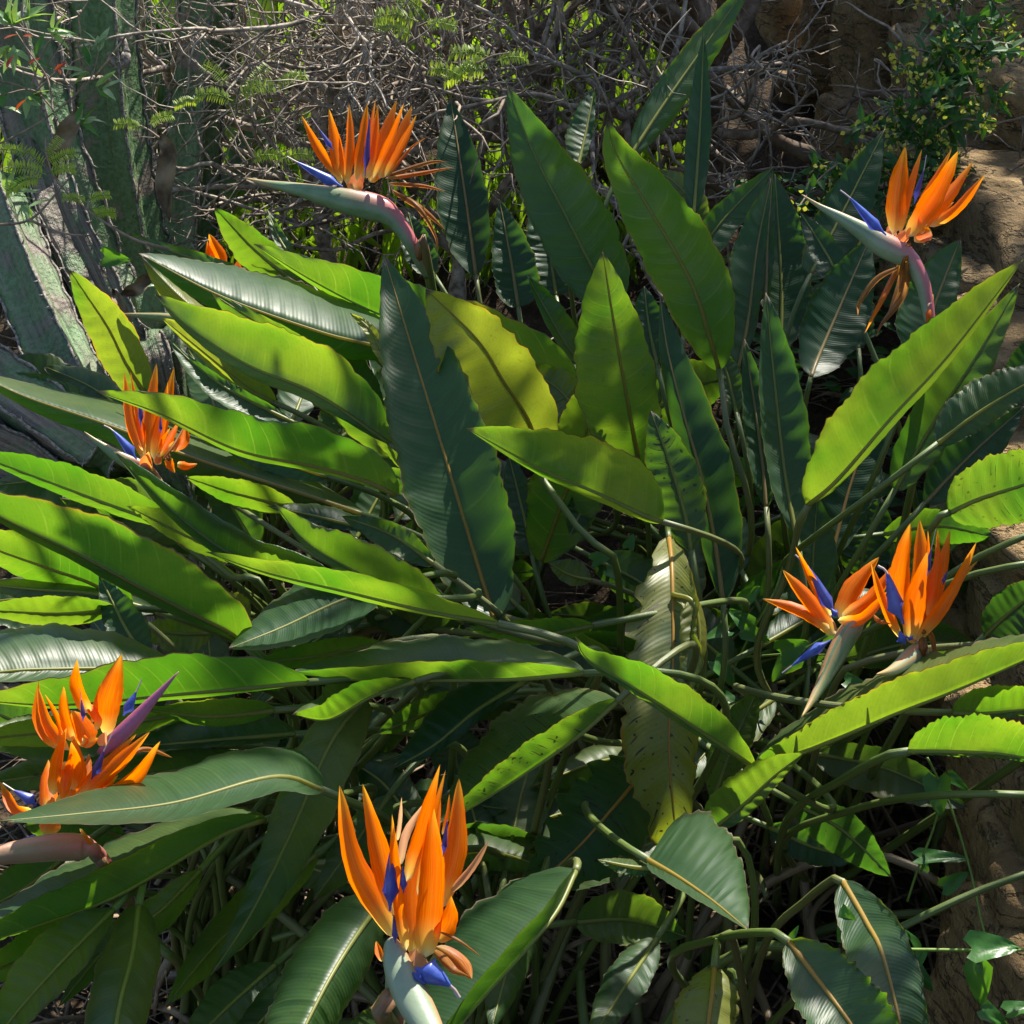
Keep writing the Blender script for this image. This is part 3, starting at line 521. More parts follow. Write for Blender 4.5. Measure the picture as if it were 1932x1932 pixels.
def flower(pl, Z, d, bract, stalk, sepals, blues, dried=(), white=0, pk=1.0, label='', extra=None, red=0, seed=1):
    ox, oy, size = Z; k = size / 1932 * .966; rn = random.Random(seed)
    def W(x, y, dz=0): return P(.966 * ox + x * k, .966 * oy + y * k, d + dz)
    wd = lambda w_: w_ * k * PX(d)
    neck = stalk[0][1:][::-1]
    bp = spline([tuple(W(x, y, z)) + (wd(r),) for x, y, r, z in neck + bract], 44)
    tv = tube(bp[:, :3], bp[:, 3], 16, ref=RT * .7 + UP, flat=.8)
    o = mk('flower', *tv[:2], 'bract', pl, uv=tv[2], color=(pk, white, red, 1), label=label)
    sp = [W(x, y, z) for x, y, r, z in stalk[0][-2:]]; rr = [wd(r) * .86 for x, y, r, z in stalk[0][-2:]]
    for q in stalk[1]: sp.append(P(*q)); rr.append(rr[-1] * .95)
    sp.append(pl.loc + np.array([rn.uniform(-.04, .04), rn.uniform(-.04, .04), -.02])); rr.append(rr[-1] * 1.2)
    st = spline(np.hstack([np.array(sp), np.array(rr)[:, None]])[::-1], 44)
    tv = tube(st[:, :3], st[:, 3], 10); mk('flower_stalk', *tv[:2], 'stalk', pl, o, uv=tv[2], color=(pk, 0, 0, 1))
    if extra:
        for e in extra:
            ep = spline([tuple(W(x, y, z)) + (wd(r),) for x, y, r, z in e], 18); tv = tube(ep[:, :3], ep[:, 3], 12, ref=UP, flat=.7)
            mk('second_bract', *tv[:2], 'bract', pl, o, uv=tv[2], color=(pk, 0, 1, 1))
    for i, q in enumerate(sepals):
        pts, w_ = q[0], q[1]; opt = q[2] if len(q) > 2 else (0, 0)
        dz0 = rn.uniform(-.006, .006); dz1 = rn.uniform(-.03, .03); n = len(pts)
        if n == 2:
            a_, b_ = np.array(pts[0]), np.array(pts[1]); dv = b_ - a_; pts = [pts[0], tuple(a_ + dv * .5 + np.array([dv[1], -dv[0]]) * rn.uniform(-.07, .07)), pts[1]]; n = 3
        wp = [W(x, y, dz0 + (dz1 - dz0) * j / (n - 1) - .002 * i * 0) for j, (x, y) in enumerate(pts)]
        q1, q2 = rn.uniform(0, 6), rn.uniform(8, 16)
        tv = strip(wp, wd(w_) * 1.06, cup=rn.choice([-.75, .7, .8, -.6]), n=22, prf=lambda s_: prof(s_, .36, .45) * (1 + .07 * np.sin(s_ * q2 + q1) + .03 * np.sin(s_ * 41 + q1))); mk('sepal', *tv[:2], 'sepal', pl, o, uv=tv[2], color=(*opt, 0, 1))
    for q in blues:
        (b_, t_, w_), stl = q[0], q[1]; pr_ = q[2] if len(q) > 2 else 0
        e = [W(*b_, -.012), W((b_[0] * .6 + t_[0] * .4), (b_[1] * .6 + t_[1] * .4), -.016), W(*t_, -.014)]
        if stl: e.append(W(*stl, -.012))
        tot = np.linalg.norm(e[2] - e[0]) + (np.linalg.norm(e[3] - e[2]) if stl else 0); f1 = np.linalg.norm(e[2] - e[0]) / tot
        pf = lambda s, f1=f1: np.where(s < f1, np.interp(s / f1, [0, .12, .30, .38, .7, 1], [.12, .22, 1, .85, .55, .14]), .12)
        tv = strip(e, wd(w_) * 1.1, cup=.9, n=24, prf=pf); mk('blue_petal', *tv[:2], 'petal', pl, o, uv=[(u_ / f1 * .86 if u_ < f1 else .95, v_) for u_, v_ in tv[2]], color=(pr_, 0, 0, 1))
    for q in dried:
        n = len(q[0]); tv = strip([W(x, y, rn.uniform(-.02, .02)) for x, y in q[0]], wd(q[1]), cup=1.0, n=18); mk('withered_petal', *tv[:2], 'sepal', pl, o, uv=tv[2], color=(q[2] if len(q) > 2 else 1, 0, 0, 1))
    return o
O = (0, 0)
flower(pT, (460, 180, 440), 2.42,
    [(1330, 1060, 95, 0), (1230, 1000, 118, 0), (1000, 945, 120, 0), (750, 885, 88, 0), (500, 825, 54, 0), (250, 778, 26, 0), (62, 732, 4, 0)],
    ([(1300, 1045, 85, .0), (1400, 1130, 78, 0), (1490, 1270, 66, 0), (1570, 1420, 58, .01), (1660, 1570, 52, .03)], []),
    [([(920, 770), (720, 500), (565, 200)], 92), ([(905, 790), (860, 450), (800, 140)], 118), ([(950, 790), (980, 450), (975, 100)], 92), ([(1040, 760), (1090, 420), (1130, 90)], 96), ([(1090, 740), (1150, 350), (1200, 60)], 60), ([(1150, 700), (1195, 400), (1220, 110)], 74), ([(1120, 740), (1260, 400), (1385, 60)], 135), ([(1180, 740), (1340, 380), (1445, 90)], 70), ([(1230, 740), (1390, 420), (1515, 110)], 135), ([(1280, 730), (1440, 440), (1555, 190)], 80, (.25, 0)), ([(1150, 770), (1260, 600), (1340, 420)], 115), ([(1000, 830), (1040, 740), (1100, 640)], 150, (0, .3))],
    [(((920, 810), (530, 600), 110), (440, 550)), (((1110, 720), (1150, 220), 62), None, 1), (((840, 500), (720, 320), 55), (650, 220), .5)],
    [([(1280, 720), (1660, 600), (1825, 600)], 40), ([(1280, 740), (1600, 690), (1875, 640)], 45, .7), ([(1300, 780), (1600, 800), (1805, 850)], 40, .8), ([(1330, 830), (1560, 980), (1720, 1250), (1715, 1400)], 50), ([(1340, 840), (1600, 1000), (1800, 1180)], 60, .9), ([(1300, 730), (1500, 480), (1640, 385)], 30, .6)],
    label='open orange flower with a long green bract and withered brown petals hanging behind', seed=3)
flower(pR, (1540, 270, 420), 1.76,
    [(1100, 1100, 80, 0), (1020, 1040, 108, 0), (850, 955, 112, 0), (650, 825, 80, 0), (450, 705, 48, 0), (280, 612, 24, 0), (118, 505, 4, 0)],
    ([(1060, 1070, 80, 0), (1130, 1140, 78, 0), (1205, 1300, 68, 0), (1245, 1480, 60, 0), (1272, 1650, 50, 0)], [(1750, 730, 1.80), (1735, 850, 1.86), (1705, 990, 1.95)]),
    [([(940, 870), (960, 500), (1050, 70)], 195), ([(1000, 850), (1090, 480), (1200, 95)], 85), ([(1050, 900), (1290, 450), (1468, 95)], 110), ([(1060, 890), (1330, 480), (1528, 108)], 200), ([(1150, 800), (1440, 520), (1662, 205)], 135), ([(1215, 790), (1340, 690), (1490, 570)], 80), ([(1270, 795), (1530, 620), (1772, 318)], 100), ([(1130, 930), (1200, 870), (1280, 830)], 170), ([(1200, 860), (1180, 780), (1170, 705)], 60), ([(940, 900), (935, 830), (930, 740)], 130, (0, .4)), ([(1000, 960), (1040, 880), (1100, 800)], 110, (0, .3))],
    [(((880, 870), (560, 540), 120), (465, 465)), (((1130, 590), (1215, 290), 62), (1240, 150), 1)],
    [([(1060, 1030), (980, 1180), (840, 1460), (685, 1755)], 62, .45), ([(1070, 1050), (1020, 1300), (885, 1620)], 90), ([(1080, 1100), (1040, 1400), (840, 1670), (792, 1780)], 70), ([(1000, 1150), (800, 1260), (660, 1450), (622, 1595)], 60), ([(1090, 940), (1085, 1060), (1080, 1180)], 70), ([(1300, 1400), (1270, 1550), (1250, 1720)], 80, .3)],
    label='orange flower with brown withered petals drooping down and a curved pink stalk', pk=1, white=.15, seed=5)
flower(pBL, (0, 1270, 420), 1.33,
    [(830, 1790, 70, .0), (740, 1770, 118, 0), (500, 1770, 128, -.01), (250, 1800, 112, -.02), (0, 1840, 90, -.03), (-260, 1910, 50, -.04), (-500, 1970, 6, -.05)],
    ([(780, 1770, 80, .01), (880, 1840, 75, .02), (980, 1960, 62, .03)], [(290, 1775, 1.45), (350, 1835, 1.5)]),
    [([(300, 1440), (150, 1420), (0, 1180)], 120), ([(420, 1430), (410, 1200), (435, 980)], 180), ([(500, 1400), (690, 1150), (660, 760)], 160), ([(480, 1300), (520, 1000), (600, 690)], 120), ([(620, 1380), (920, 1050), (1230, 750)], 110), ([(680, 1360), (1000, 1070), (1350, 728)], 150), ([(850, 1345), (960, 1230), (1062, 1118)], 80), ([(930, 1330), (1220, 1150), (1442, 815)], 150), ([(530, 890), (360, 650), (345, 275)], 110), ([(620, 900), (430, 640), (340, 330)], 120), ([(600, 800), (510, 580), (400, 390)], 60), ([(660, 820), (590, 560), (572, 318)], 120), ([(800, 560), (700, 320), (692, 80)], 140), ([(860, 720), (860, 600), (670, 398)], 90), ([(830, 650), (870, 480), (905, 292)], 60), ([(950, 780), (960, 450), (1092, 28)], 230), ([(780, 880), (720, 700), (640, 540)], 230), ([(740, 830), (820, 820), (890, 790)], 130), ([(420, 1670), (430, 1520), (420, 1350)], 230, (0, .1)), ([(620, 1000), (600, 1150), (560, 1380)], 150), ([(930, 860), (930, 800), (960, 720)], 100, (0, .5)), ([(760, 1200), (780, 1050), (800, 930)], 100, (.5, 0)), ([(640, 1250), (680, 1000), (640, 820)], 170)],
    [(((330, 1400), (120, 1260), 130), (22, 1196), .3), (((1105, 590), (1222, 372), 120), (1272, 262), .2), (((820, 1160), (935, 900), 100), (1008, 755), 1), (((745, 640), (730, 440), 55), (715, 345), 1), (((390, 1690), (150, 1720), 90), None, .5)],
    [([(1120, 970), (1300, 890), (1550, 965)], 50, .8), ([(715, 1600), (790, 1720), (890, 1850)], 45, .4)],
    label='double orange flower with a red and purple bract behind a silvery leaf', extra=[[(900, 930, 40, 0), (1040, 800, 72, .0), (1200, 640, 68, 0), (1370, 450, 42, 0), (1608, 190, 3, 0)]], red=.42, seed=9)
flower(pBC, (600, 1480, 520), 1.20,
    [(600, 1330, 30, .0), (625, 1400, 80, 0), (675, 1560, 112, -.005), (770, 1760, 128, -.015), (880, 1960, 105, -.03), (980, 2150, 58, -.05), (1040, 2350, 6, -.06)],
    ([(640, 1480, 80, .03), (640, 1700, 90, .06), (620, 1960, 90, .09)], []),
    [([(640, 1320), (340, 780), (233, 195)], 185), ([(640, 1150), (520, 640), (400, 185)], 165), ([(720, 900), (850, 450), (965, 45)], 115), ([(800, 1000), (900, 500), (1005, 85)], 70), ([(920, 700), (950, 450), (962, 210)], 45), ([(965, 1100), (1075, 650), (1102, 145)], 185), ([(980, 560), (1020, 400), (1032, 262)], 34), ([(940, 1330), (1030, 1180), (1045, 1000)], 150), ([(670, 780), (720, 550), (850, 325)], 70, (0, .75)), ([(655, 600), (675, 450), (685, 285)], 36, (.2, .6)), ([(1035, 980), (1200, 790), (1322, 598)], 62, (.3, .5)), ([(780, 1450), (760, 950), (855, 520)], 190), ([(860, 1450), (910, 850), (912, 335)], 215), ([(720, 1400), (650, 900), (615, 405)], 100), ([(790, 1590), (780, 1500), (790, 1380)], 190, (0, .6)), ([(550, 1480), (520, 1400), (500, 1330)], 60)],
    [(((600, 1115), (605, 680), 130), None, .15), (((700, 985), (690, 790), 60), None, .2), (((780, 1530), (1040, 1660), 230), (1105, 1745)), (((760, 1560), (850, 1640), 150), None, .2), (((985, 720), (1015, 455), 46), None, 1), (((640, 1350), (625, 1150), 50), None, .6)],
    [([(950, 1260), (1100, 1330), (1270, 1452)], 26), ([(930, 1370), (1080, 1480), (1195, 1605)], 130, .7), ([(900, 1390), (1050, 1540), (1180, 1590)], 80, .9)],
    label='large orange flower with blue petals hanging over a whitish bract', white=.30, pk=.9, seed=11)
flower(pP, (1480, 1000, 460), 1.56,
    [(860, 880, 40, 0), (800, 930, 88, 0), (735, 1010, 102, 0), (640, 1180, 92, -.005), (540, 1380, 62, -.015), (440, 1560, 34, -.03), (355, 1690, 4, -.045)],
    ([(840, 900, 50, .01), (950, 790, 44, .02), (1050, 775, 40, .03), (1170, 840, 38, .05), (1250, 1000, 36, .08)], []),
    [([(590, 960), (350, 810), (38, 710)], 110), ([(625, 1015), (430, 730), (203, 472)], 145), ([(600, 860), (440, 560), (308, 282)], 80), ([(680, 880), (780, 650), (997, 368)], 180), ([(690, 870), (950, 690), (1157, 388)], 115), ([(655, 890), (850, 870), (1065, 650)], 100), ([(640, 1000), (620, 930), (600, 860)], 80, (0, .6))],
    [(((640, 850), (420, 460), 120), (308, 350), .35), (((600, 1050), (285, 1260), 100), (200, 1322), .15), (((660, 860), (600, 790), 90), None, .3)], [],
    label='orange flower with spread petals and a tapering green and pink bract hanging down', pk=1.0, seed=13)
flower(pP, (1480, 1000, 460), 1.54,
    [(1350, 1100, 50, .02), (1310, 1150, 95, .01), (1240, 1210, 100, -.01), (1150, 1275, 68, -.03), (1070, 1312, 38, -.05), (975, 1330, 5, -.07)],
    ([(1340, 1130, 60, .03), (1370, 1250, 50, .06), (1340, 1420, 46, .09)], []),
    [([(1180, 1045), (1040, 740), (928, 412)], 88), ([(1200, 880), (1180, 500), (1252, 88)], 180), ([(1300, 900), (1330, 450), (1327, 52)], 170), ([(1400, 880), (1470, 520), (1480, 135)], 80), ([(1400, 880), (1500, 560), (1580, 135)], 120), ([(1240, 1055), (1280, 700), (1392, 320)], 185), ([(1290, 1050), (1420, 680), (1505, 320)], 170), ([(1380, 560), (1395, 350), (1395, 150)], 40), ([(1300, 1065), (1580, 660), (1795, 245)], 115), ([(1380, 930), (1600, 620), (1810, 395)], 75, (.1, .1)), ([(1280, 1080), (1270, 1020), (1260, 950)], 100, (0, .3))],
    [(((1200, 920), (1060, 500), 170), (985, 440), .05), (((1385, 540), (1425, 300), 60), (1462, 138), .9), (((1215, 1090), (1165, 975), 110), None), (((1240, 1060), (1275, 1015), 60), None), (((1520, 600), (1555, 480), 40), None, 1)],
    [([(1350, 980), (1430, 1020), (1465, 1222)], 60, .9), ([(1370, 985), (1370, 1120), (1345, 1270)], 90), ([(950, 840), (1020, 900), (1100, 920)], 50, .8)],
    label='upright orange flower with a short whitish bract resting over a ruffled leaf', white=.30, pk=.2, seed=17)
flower(pL, (160, 680, 300), 1.86,
    [(800, 1500, 60, 0), (720, 1480, 92, 0), (580, 1430, 92, 0), (430, 1345, 76, 0), (285, 1245, 50, 0), (150, 1150, 27, 0), (30, 1050, 4, 0)],
    ([(780, 1500, 70, .02), (900, 1600, 66, .02), (1000, 1760, 62, .02)], [(340, 985, 1.84), (372, 1030, 1.80), (440, 1088, 1.76), (515, 1145, 1.74)]),
    [([(780, 1400), (600, 900), (530, 295)], 160), ([(790, 1380), (690, 800), (608, 285)], 80), ([(850, 1400), (850, 800), (938, 185)], 215), ([(900, 1400), (1060, 800), (1162, 235)], 185), ([(960, 1380), (1050, 800), (1080, 415)], 80), ([(950, 1370), (1090, 1150), (1215, 920)], 130), ([(1080, 1280), (1270, 1180), (1310, 950)], 170), ([(970, 1330), (1030, 1150), (1112, 1000)], 60), ([(1090, 1380), (1120, 1480), (1170, 1570)], 120), ([(1200, 1460), (1330, 1480), (1455, 1455)], 110), ([(840, 1500), (830, 1420), (840, 1300)], 200, (0, .15)), ([(930, 1470), (960, 1420), (980, 1350)], 110, (0, .3)), ([(790, 1300), (760, 1150), (770, 900)], 120)],
    [(((690, 1400), (390, 1040), 150), (275, 970), .0), (((740, 1000), (720, 540), 70), None, .9), (((985, 1080), (985, 850), 50), None, 1)],
    [([(1010, 1400), (1140, 1230), (1305, 955)], 50), ([(1040, 1350), (1100, 1400), (1080, 1300)], 70)],
    label='orange flower half hidden behind a bright green leaf beside the cactus', pk=.6, seed=19)
flower(pK, (0, 0, 2000), 2.56, [(470, 545, 8, 0), (440, 530, 13, 0), (400, 515, 9, 0), (350, 500, 1, 0)], ([(460, 545, 8, .02), (480, 600, 7, .03)], []),
    [([(424, 510), (410, 475), (394, 441)], 26), ([(405, 505), (396, 480), (391, 455)], 18), ([(470, 500), (480, 465), (483, 430)], 14), ([(490, 500), (494, 470), (496, 445)], 12), ([(430, 520), (445, 505), (450, 490)], 26), ([(540, 505), (555, 512), (575, 530)], 16)],
    [(((412, 510), (398, 482), 10), None, .8)], [], label='small distant orange flower tips showing between leaves', seed=23)
flower(pK, (0, 0, 2000), 2.2, [(420, 625, 12, .02), (380, 615, 15, 0), (320, 602, 11, 0), (270, 596, 6, 0), (222, 592, 1, 0)], ([(410, 625, 11, .03), (430, 680, 9, .05)], []),
    [([(420, 610), (425, 595), (430, 580)], 16)], [(((418, 610), (405, 595), 10), None, .5)], [], label='closed pinkish bract poking out between leaves', seed=29)
flower(pP, (0, 0, 2000), 1.62, [(2120, 1240, 14, 0), (2090, 1225, 24, 0), (2050, 1215, 18, 0), (2010, 1212, 2, 0)], ([(2110, 1240, 14, .02), (2120, 1300, 12, .02)], []),
    [([(2100, 1190), (2000, 1120), (1932, 1103)], 26), ([(2100, 1190), (2080, 1100), (2100, 1010)], 30), ([(2100, 1190), (2130, 1100), (2150, 1010)], 30)], [(((2090, 1200), (2040, 1170), 20), None)], [], label='orange flower at the bed edge with one thin petal reaching over the rocks', seed=31)

# ------------------------------------------------------------------ bare shrubs
def shrub(label, x, y, h0, lean, n1, L1, seed, dark=.0, r0=.022, spread=.9, dens=1.0, group='bare shrubs'):
    rn = np.random.default_rng(seed); z = ground_z(x, y); th = Thing('bare_shrub', label, 'shrub', (x, y, z), group); lean = np.array(lean, float)
    def path(p, dr, L, n, wob, bias, bw):
        pts = [p]; d_ = dr / np.linalg.norm(dr)
        for i in range(n):
            d_ = d_ + rn.normal(0, wob, 3) + bias * bw; d_ /= np.linalg.norm(d_); pts.append(pts[-1] + d_ * L / n)
        return np.array(pts)
    tr = path(th.loc + [0, 0, -.05], np.array([0, 0, 1.]) + lean * .25, h0 + .05, 5, .10, lean, .03)
    tv = tube(spline(tr, 14), np.linspace(r0 * 1.25, r0 * .85, 14) * (1 + .12 * rn.normal(size=14)), 9); mk('trunk', *tv[:2], 'bark', th, color=(dark, 0, 0, 1))
    twigs = []
    for b in range(n1):
        az = b / n1 * 6.283 + rn.uniform(-.5, .5)
        d1 = np.array([math.cos(az) * spread, math.sin(az) * spread * .7, rn.uniform(.35, 1.0)]) + lean * .8
        st = tr[-1] if b % 2 else tr[-2]
        p1 = path(st, d1, L1 * rn.uniform(.75, 1.2), 7, .26, lean, .06); q1 = spline(p1, 22)
        parts = [tube(q1, np.linspace(r0 * .62, r0 * .26, 22) * (1 + .08 * rn.normal(size=22)), 7)]
        for c in range(int(7 * dens)):
            i = rn.integers(4, 22); d2 = (q1[min(i, 20) + 1] - q1[min(i, 20)]); d2 = d2 / np.linalg.norm(d2) + rn.normal(0, .75, 3) + lean * .25 + [0, 0, .2]
            p2 = path(q1[i], d2, L1 * rn.uniform(.4, .85), 7, .30, lean, .05); q2 = spline(p2, 16)
            parts.append(tube(q2, np.linspace(r0 * .30, r0 * .12, 16), 6))
            for e in range(int(6 * dens)):
                j = rn.integers(3, 16); d3 = (q2[min(j, 14) + 1] - q2[min(j, 14)]); d3 = d3 / np.linalg.norm(d3) + rn.normal(0, .8, 3) + lean * .2
                q3 = path(q2[j], d3, L1 * rn.uniform(.2, .5), 6, .34, lean, .04)
                twigs.append(tube(q3, np.linspace(r0 * .135, r0 * .055, 7), 5))
                for g in range(3):
                    k = rn.integers(1, 7); d4 = rn.normal(0, 1, 3) + lean * .3 + (q3[-1] - q3[0]) / np.linalg.norm(q3[-1] - q3[0])
                    q4 = path(q3[k], d4, L1 * rn.uniform(.06, .2), 4, .4, lean, .0)
                    twigs.append(tube(q4, np.linspace(r0 * .075, r0 * .035, 5), 4))
        V, Fc, uv = join(parts); mk('branch', V, Fc, 'bark', th, color=(dark, 0, 0, 1))
    V, Fc, uv = join(twigs); mk('twigs', V, Fc, 'bark', th, color=(dark * .8, 0, 0, 1), kind='stuff')
shrub('dark bare shrub with a stout trunk standing before the stone wall', .62, 3.25, .28, (-.05, -.05, .25), 7, .50, 3, dark=.8, r0=.030, dens=.7)
shrub('bare brown shrub with thick crooked stems behind the tall upright leaves', .40, 3.55, .30, (-.1, -.1, .3), 7, .56, 4, dark=.7, r0=.032, dens=.8)
shrub('bare grey shrub behind the tallest strelitzia leaf', .12, 3.35, .30, (-.25, -.1, .3), 7, .60, 5, dark=.5, r0=.022, dens=1.0)
shrub('bare silvery shrub with twigs sweeping over the open flower', -.10, 3.15, .32, (-.45, -.1, .25), 7, .66, 6, dark=.05, r0=.017, dens=1.1)
shrub('bare pale twiggy shrub reaching over toward the cactus columns', -.30, 3.25, .34, (-.55, -.1, .35), 7, .62, 18, dark=0, r0=.0155, dens=1.1)
shrub('bare shrub rooted behind the others with upright grey twigs', -.10, 3.75, .30, (-.2, -.05, .5), 7, .55, 12, dark=.3, r0=.018, dens=1.0)

# ------------------------------------------------------------------ cactus columns
def cactus(label, pts, r, ribs=4, brown=.4, seed=1, tw=.3):
    """pts: (x,y,d) picture points bottom -> top"""
    rn = np.random.default_rng(seed); wp = [P(*p) for p in pts]; b = wp[0].copy(); b[2] = min(ground_z(b[0], b[1]), b[2] - .02) - .02
    if wp[0][2] - b[2] > .06: wp = [b] + wp
    c = spline(wp, 60); th = Thing('cactus', label, 'cactus', b, 'cactus columns beside the bed'); tg = np.gradient(c, axis=0); tg /= np.linalg.norm(tg, axis=1)[:, None]
    n = ribs * 10; V = []; uv = []; crest = [[] for _ in range(ribs)]; rr = r * np.interp(np.linspace(0, 1, 60), [0, .5, 1], [1.05, 1.0, .95])
    for i in range(60):
        x = np.array([1, 0, 0]) - tg[i] * tg[i][0]; x /= np.linalg.norm(x); y = np.cross(tg[i], x)
        for k in range(n):
            an = 6.283 * k / n; ph = (k % 10) / 10; tri = abs(ph - .5) * 2
            q = .52 + .48 * tri ** 1.6
            if k % 10 == 0: q *= 1 + .05 * math.sin(i * 2.1 + k)
            q *= 1 + .05 * mnoise.noise((i * .12, k * .25, seed))
            pt = c[i] + (x * math.cos(an + tw) + y * math.sin(an + tw)) * rr[i] * q; V.append(pt); uv.append((i / 59, k / n))
            if k % 10 == 0: crest[k // 10].append(pt + (x * math.cos(an + tw) + y * math.sin(an + tw)) * .001)
    Fc = [[i * n + k, i * n + (k + 1) % n, (i + 1) * n + (k + 1) % n, (i + 1) * n + k] for i in range(59) for k in range(n)] + [[59 * n + k for k in range(n)]]
    o = mk('stem', V, Fc, 'cactus', th, uv=uv, color=(brown, 0, 0, 1))
    for cr in crest:
        q = spline(np.array(cr)[::1], 150); parts = [tube(q, r * .030 * (1 + .9 * rn.random(150)), 5)]
        for j in range(4, 150, 3):
            for s_ in (-1, 1):
                dv = rn.normal(0, 1, 3); dv /= np.linalg.norm(dv); parts.append(tube([q[j], q[j] + dv * r * .16], [r * .03, r * .006], 4))
        Vv, Ff, uu = join(parts); mk('rib_edge', Vv, Ff, 'cork', th, o)
    return th
cc = cactus('upright green cactus column with a scarred knot near the twigs', [(262, 520, 2.95), (245, 430, 2.92), (222, 300, 2.88), (200, 120, 2.84), (190, -90, 2.8)], .058, 4, .1, 2, .55)
an_ = np.linspace(0, 6.283, 25); kc = np.array([P(224 + 13 * math.cos(a_), 100 + 26 * math.sin(a_), 2.80) for a_ in an_])
mk('scar_ring', *tube(kc, .0075 * (1 + .3 * np.sin(an_ * 3)), 8)[:2], 'cork', cc);
cactus('slender green cactus column half hidden behind the grey twigs', [(352, 560, 3.25), (358, 430, 3.2), (368, 250, 3.15), (385, 60, 3.1), (395, -80, 3.05)], .050, 4, .15, 3, .4)
cactus('broad grey green cactus column with corky bark behind the leafy spray', [(205, 640, 2.75), (150, 480, 2.75), (90, 300, 2.72), (40, 120, 2.7), (10, -80, 2.66)], .060, 5, .3, 4, .2)
cactus('leaning cactus trunk with peeling grey bark', [(300, 760, 2.6), (240, 660, 2.62), (175, 530, 2.65), (110, 390, 2.68), (70, 250, 2.72)], .046, 4, 1.0, 5, .9)
cactus('thick green cactus stem leaning out from the left edge of the bed', [(215, 900, 2.4), (160, 770, 2.45), (90, 620, 2.52), (30, 480, 2.58), (-20, 340, 2.65)], .048, 4, .45, 6, .3)
cactus('dark corky cactus stem sprawling close to the soil', [(330, 915, 2.3), (210, 860, 2.3), (80, 780, 2.34), (-60, 680, 2.4)], .048, 4, .75, 7, .6)
cactus('low cactus stem with bark like skin beneath the sprawling one', [(260, 960, 2.38), (130, 900, 2.36), (0, 840, 2.38), (-100, 790, 2.4)], .045, 4, 1.0, 8, .2)
cactus('short green cactus stem between the trunk and the strelitzia leaves', [(330, 720, 2.62), (305, 640, 2.64), (285, 540, 2.66)], .036, 4, .3, 9, .5)

for pts_, w_, lb in [([(150, 205, 2.5), (135, 245, 2.5), (105, 300, 2.52), (112, 340, 2.52)], .03, 'dry tan leaf caught between the cactus columns and the leafy twig'), ([(215, 545, 2.5), (232, 590, 2.48), (240, 640, 2.47), (236, 690, 2.47)], .022, 'pale dead leaf strip hanging against the leaning cactus trunk'), ([(300, 510, 2.5), (262, 545, 2.5), (225, 560, 2.52)], .02, 'curled brown dead leaf lying above the cactus base'), ([(300, 250, 2.75), (320, 290, 2.75), (312, 350, 2.75), (322, 420, 2.76)], .03, 'withered tan leaf hanging beside the slender cactus column')]:
    c_ = spline([P(*q) for q in pts_], 16); V_ = []; tg_ = np.gradient(c_, axis=0)
    for i in range(16):
        x_ = np.cross(tg_[i], FW); x_ /= np.linalg.norm(x_)
        for v_ in np.linspace(-1, 1, 7): V_.append(c_[i] + x_ * w_ * .5 * v_ * float(prof(np.array([i / 15.]), .45)[0]) - FW * .012 * (v_ * v_ + .4 * math.sin(i + v_ * 3)))
    tag(mk('dead_leaf', V_, [[i * 7 + j, i * 7 + j + 1, i * 7 + j + 8, i * 7 + j + 7] for i in range(15) for j in range(6)], 'straw'), lb, 'leaf', 'dead leaves among the cactus columns')
# ------------------------------------------------------------------ strap-leaved plant behind cactus
pS = Thing('broad_leaved_plant', 'dark broad leaved plant growing behind the cactus columns', 'plant', (-.62, 3.45, ground_z(-.62, 3.45)))
for a_ in [[(180, 330), (150, 160), (60, -60)], [(270, 330), (300, 160), (330, -40)], [(300, 380), (340, 200), (270, 20)], [(120, 200), (130, 80), (180, -60)], [(330, 300), (420, 130), (440, -50)], [(300, 200), (260, 80), (235, -80)], [(430, 330), (500, 260), (590, 245)], [(150, 330), (110, 230), (90, 90)], [(320, 420), (300, 300), (285, 180)], [(450, 300), (470, 130), (520, -60)], [(70, 200), (40, 60), (70, -60)], [(430, 420), (460, 350), (540, 330)]]:
    leaf(pS, a_, (3.45, 3.4), (frn.uniform(34, 52), .02), (frn.uniform(34, 52), .02), Y(frn.uniform(.1, .5), frn.uniform(.1, .6), .05, .2))

# ------------------------------------------------------------------ stone wall and rocks
def rock(th, c, size, rz, seed, name='stone', tilt=(0, 0), sub=14, rough=.16):
    n = sub; V = []; Fc = []; key = {}
    cr, sr = math.cos(rz), math.sin(rz)
    def vid(p):
        k = tuple(np.round(p, 5))
        if k not in key: key[k] = len(V); V.append(np.array(p, float))
        return key[k]
    g = np.linspace(-1, 1, n + 1)
    for ax in range(3):
        for sg in (-1, 1):
            for i in range(n):
                for j in range(n):
                    q = []
                    for a_, b_ in ((i, j), (i + 1, j), (i + 1, j + 1), (i, j + 1)):
                        p = [0, 0, 0]; p[ax] = sg; p[(ax + 1) % 3] = g[a_]; p[(ax + 2) % 3] = g[b_]; q.append(vid(p))
                    Fc.append(q if sg > 0 else q[::-1])
    out = []
    for p in V:
        l = np.linalg.norm(p); e = (np.abs(p) ** 11).sum() ** (1 / 11); d_ = p / e
        q = d_ * np.array(size) / 2
        sd = Vector((q[0] * 5 + seed * 3.1, q[1] * 5, q[2] * 5))
        q = q * (1 + rough * mnoise.noise(sd * 1.0) * 1.3 + rough * .5 * mnoise.noise(sd * 2.7) + rough * .2 * mnoise.noise(sd * 8))
        q = q + np.array([q[2] * tilt[0], q[2] * tilt[1], q[0] * .15 * mnoise.noise((seed, 0, 0))])
        out.append(np.array([q[0] * cr - q[1] * sr, q[0] * sr + q[1] * cr, q[2]]) + c)
    return mk(name, out, Fc, 'stone', th)
wl = Thing('stone_wall', 'rough ochre stone retaining wall in shade behind the drooping flower', 'wall', (.80, 3.0, ground_z(.80, 3.0)))
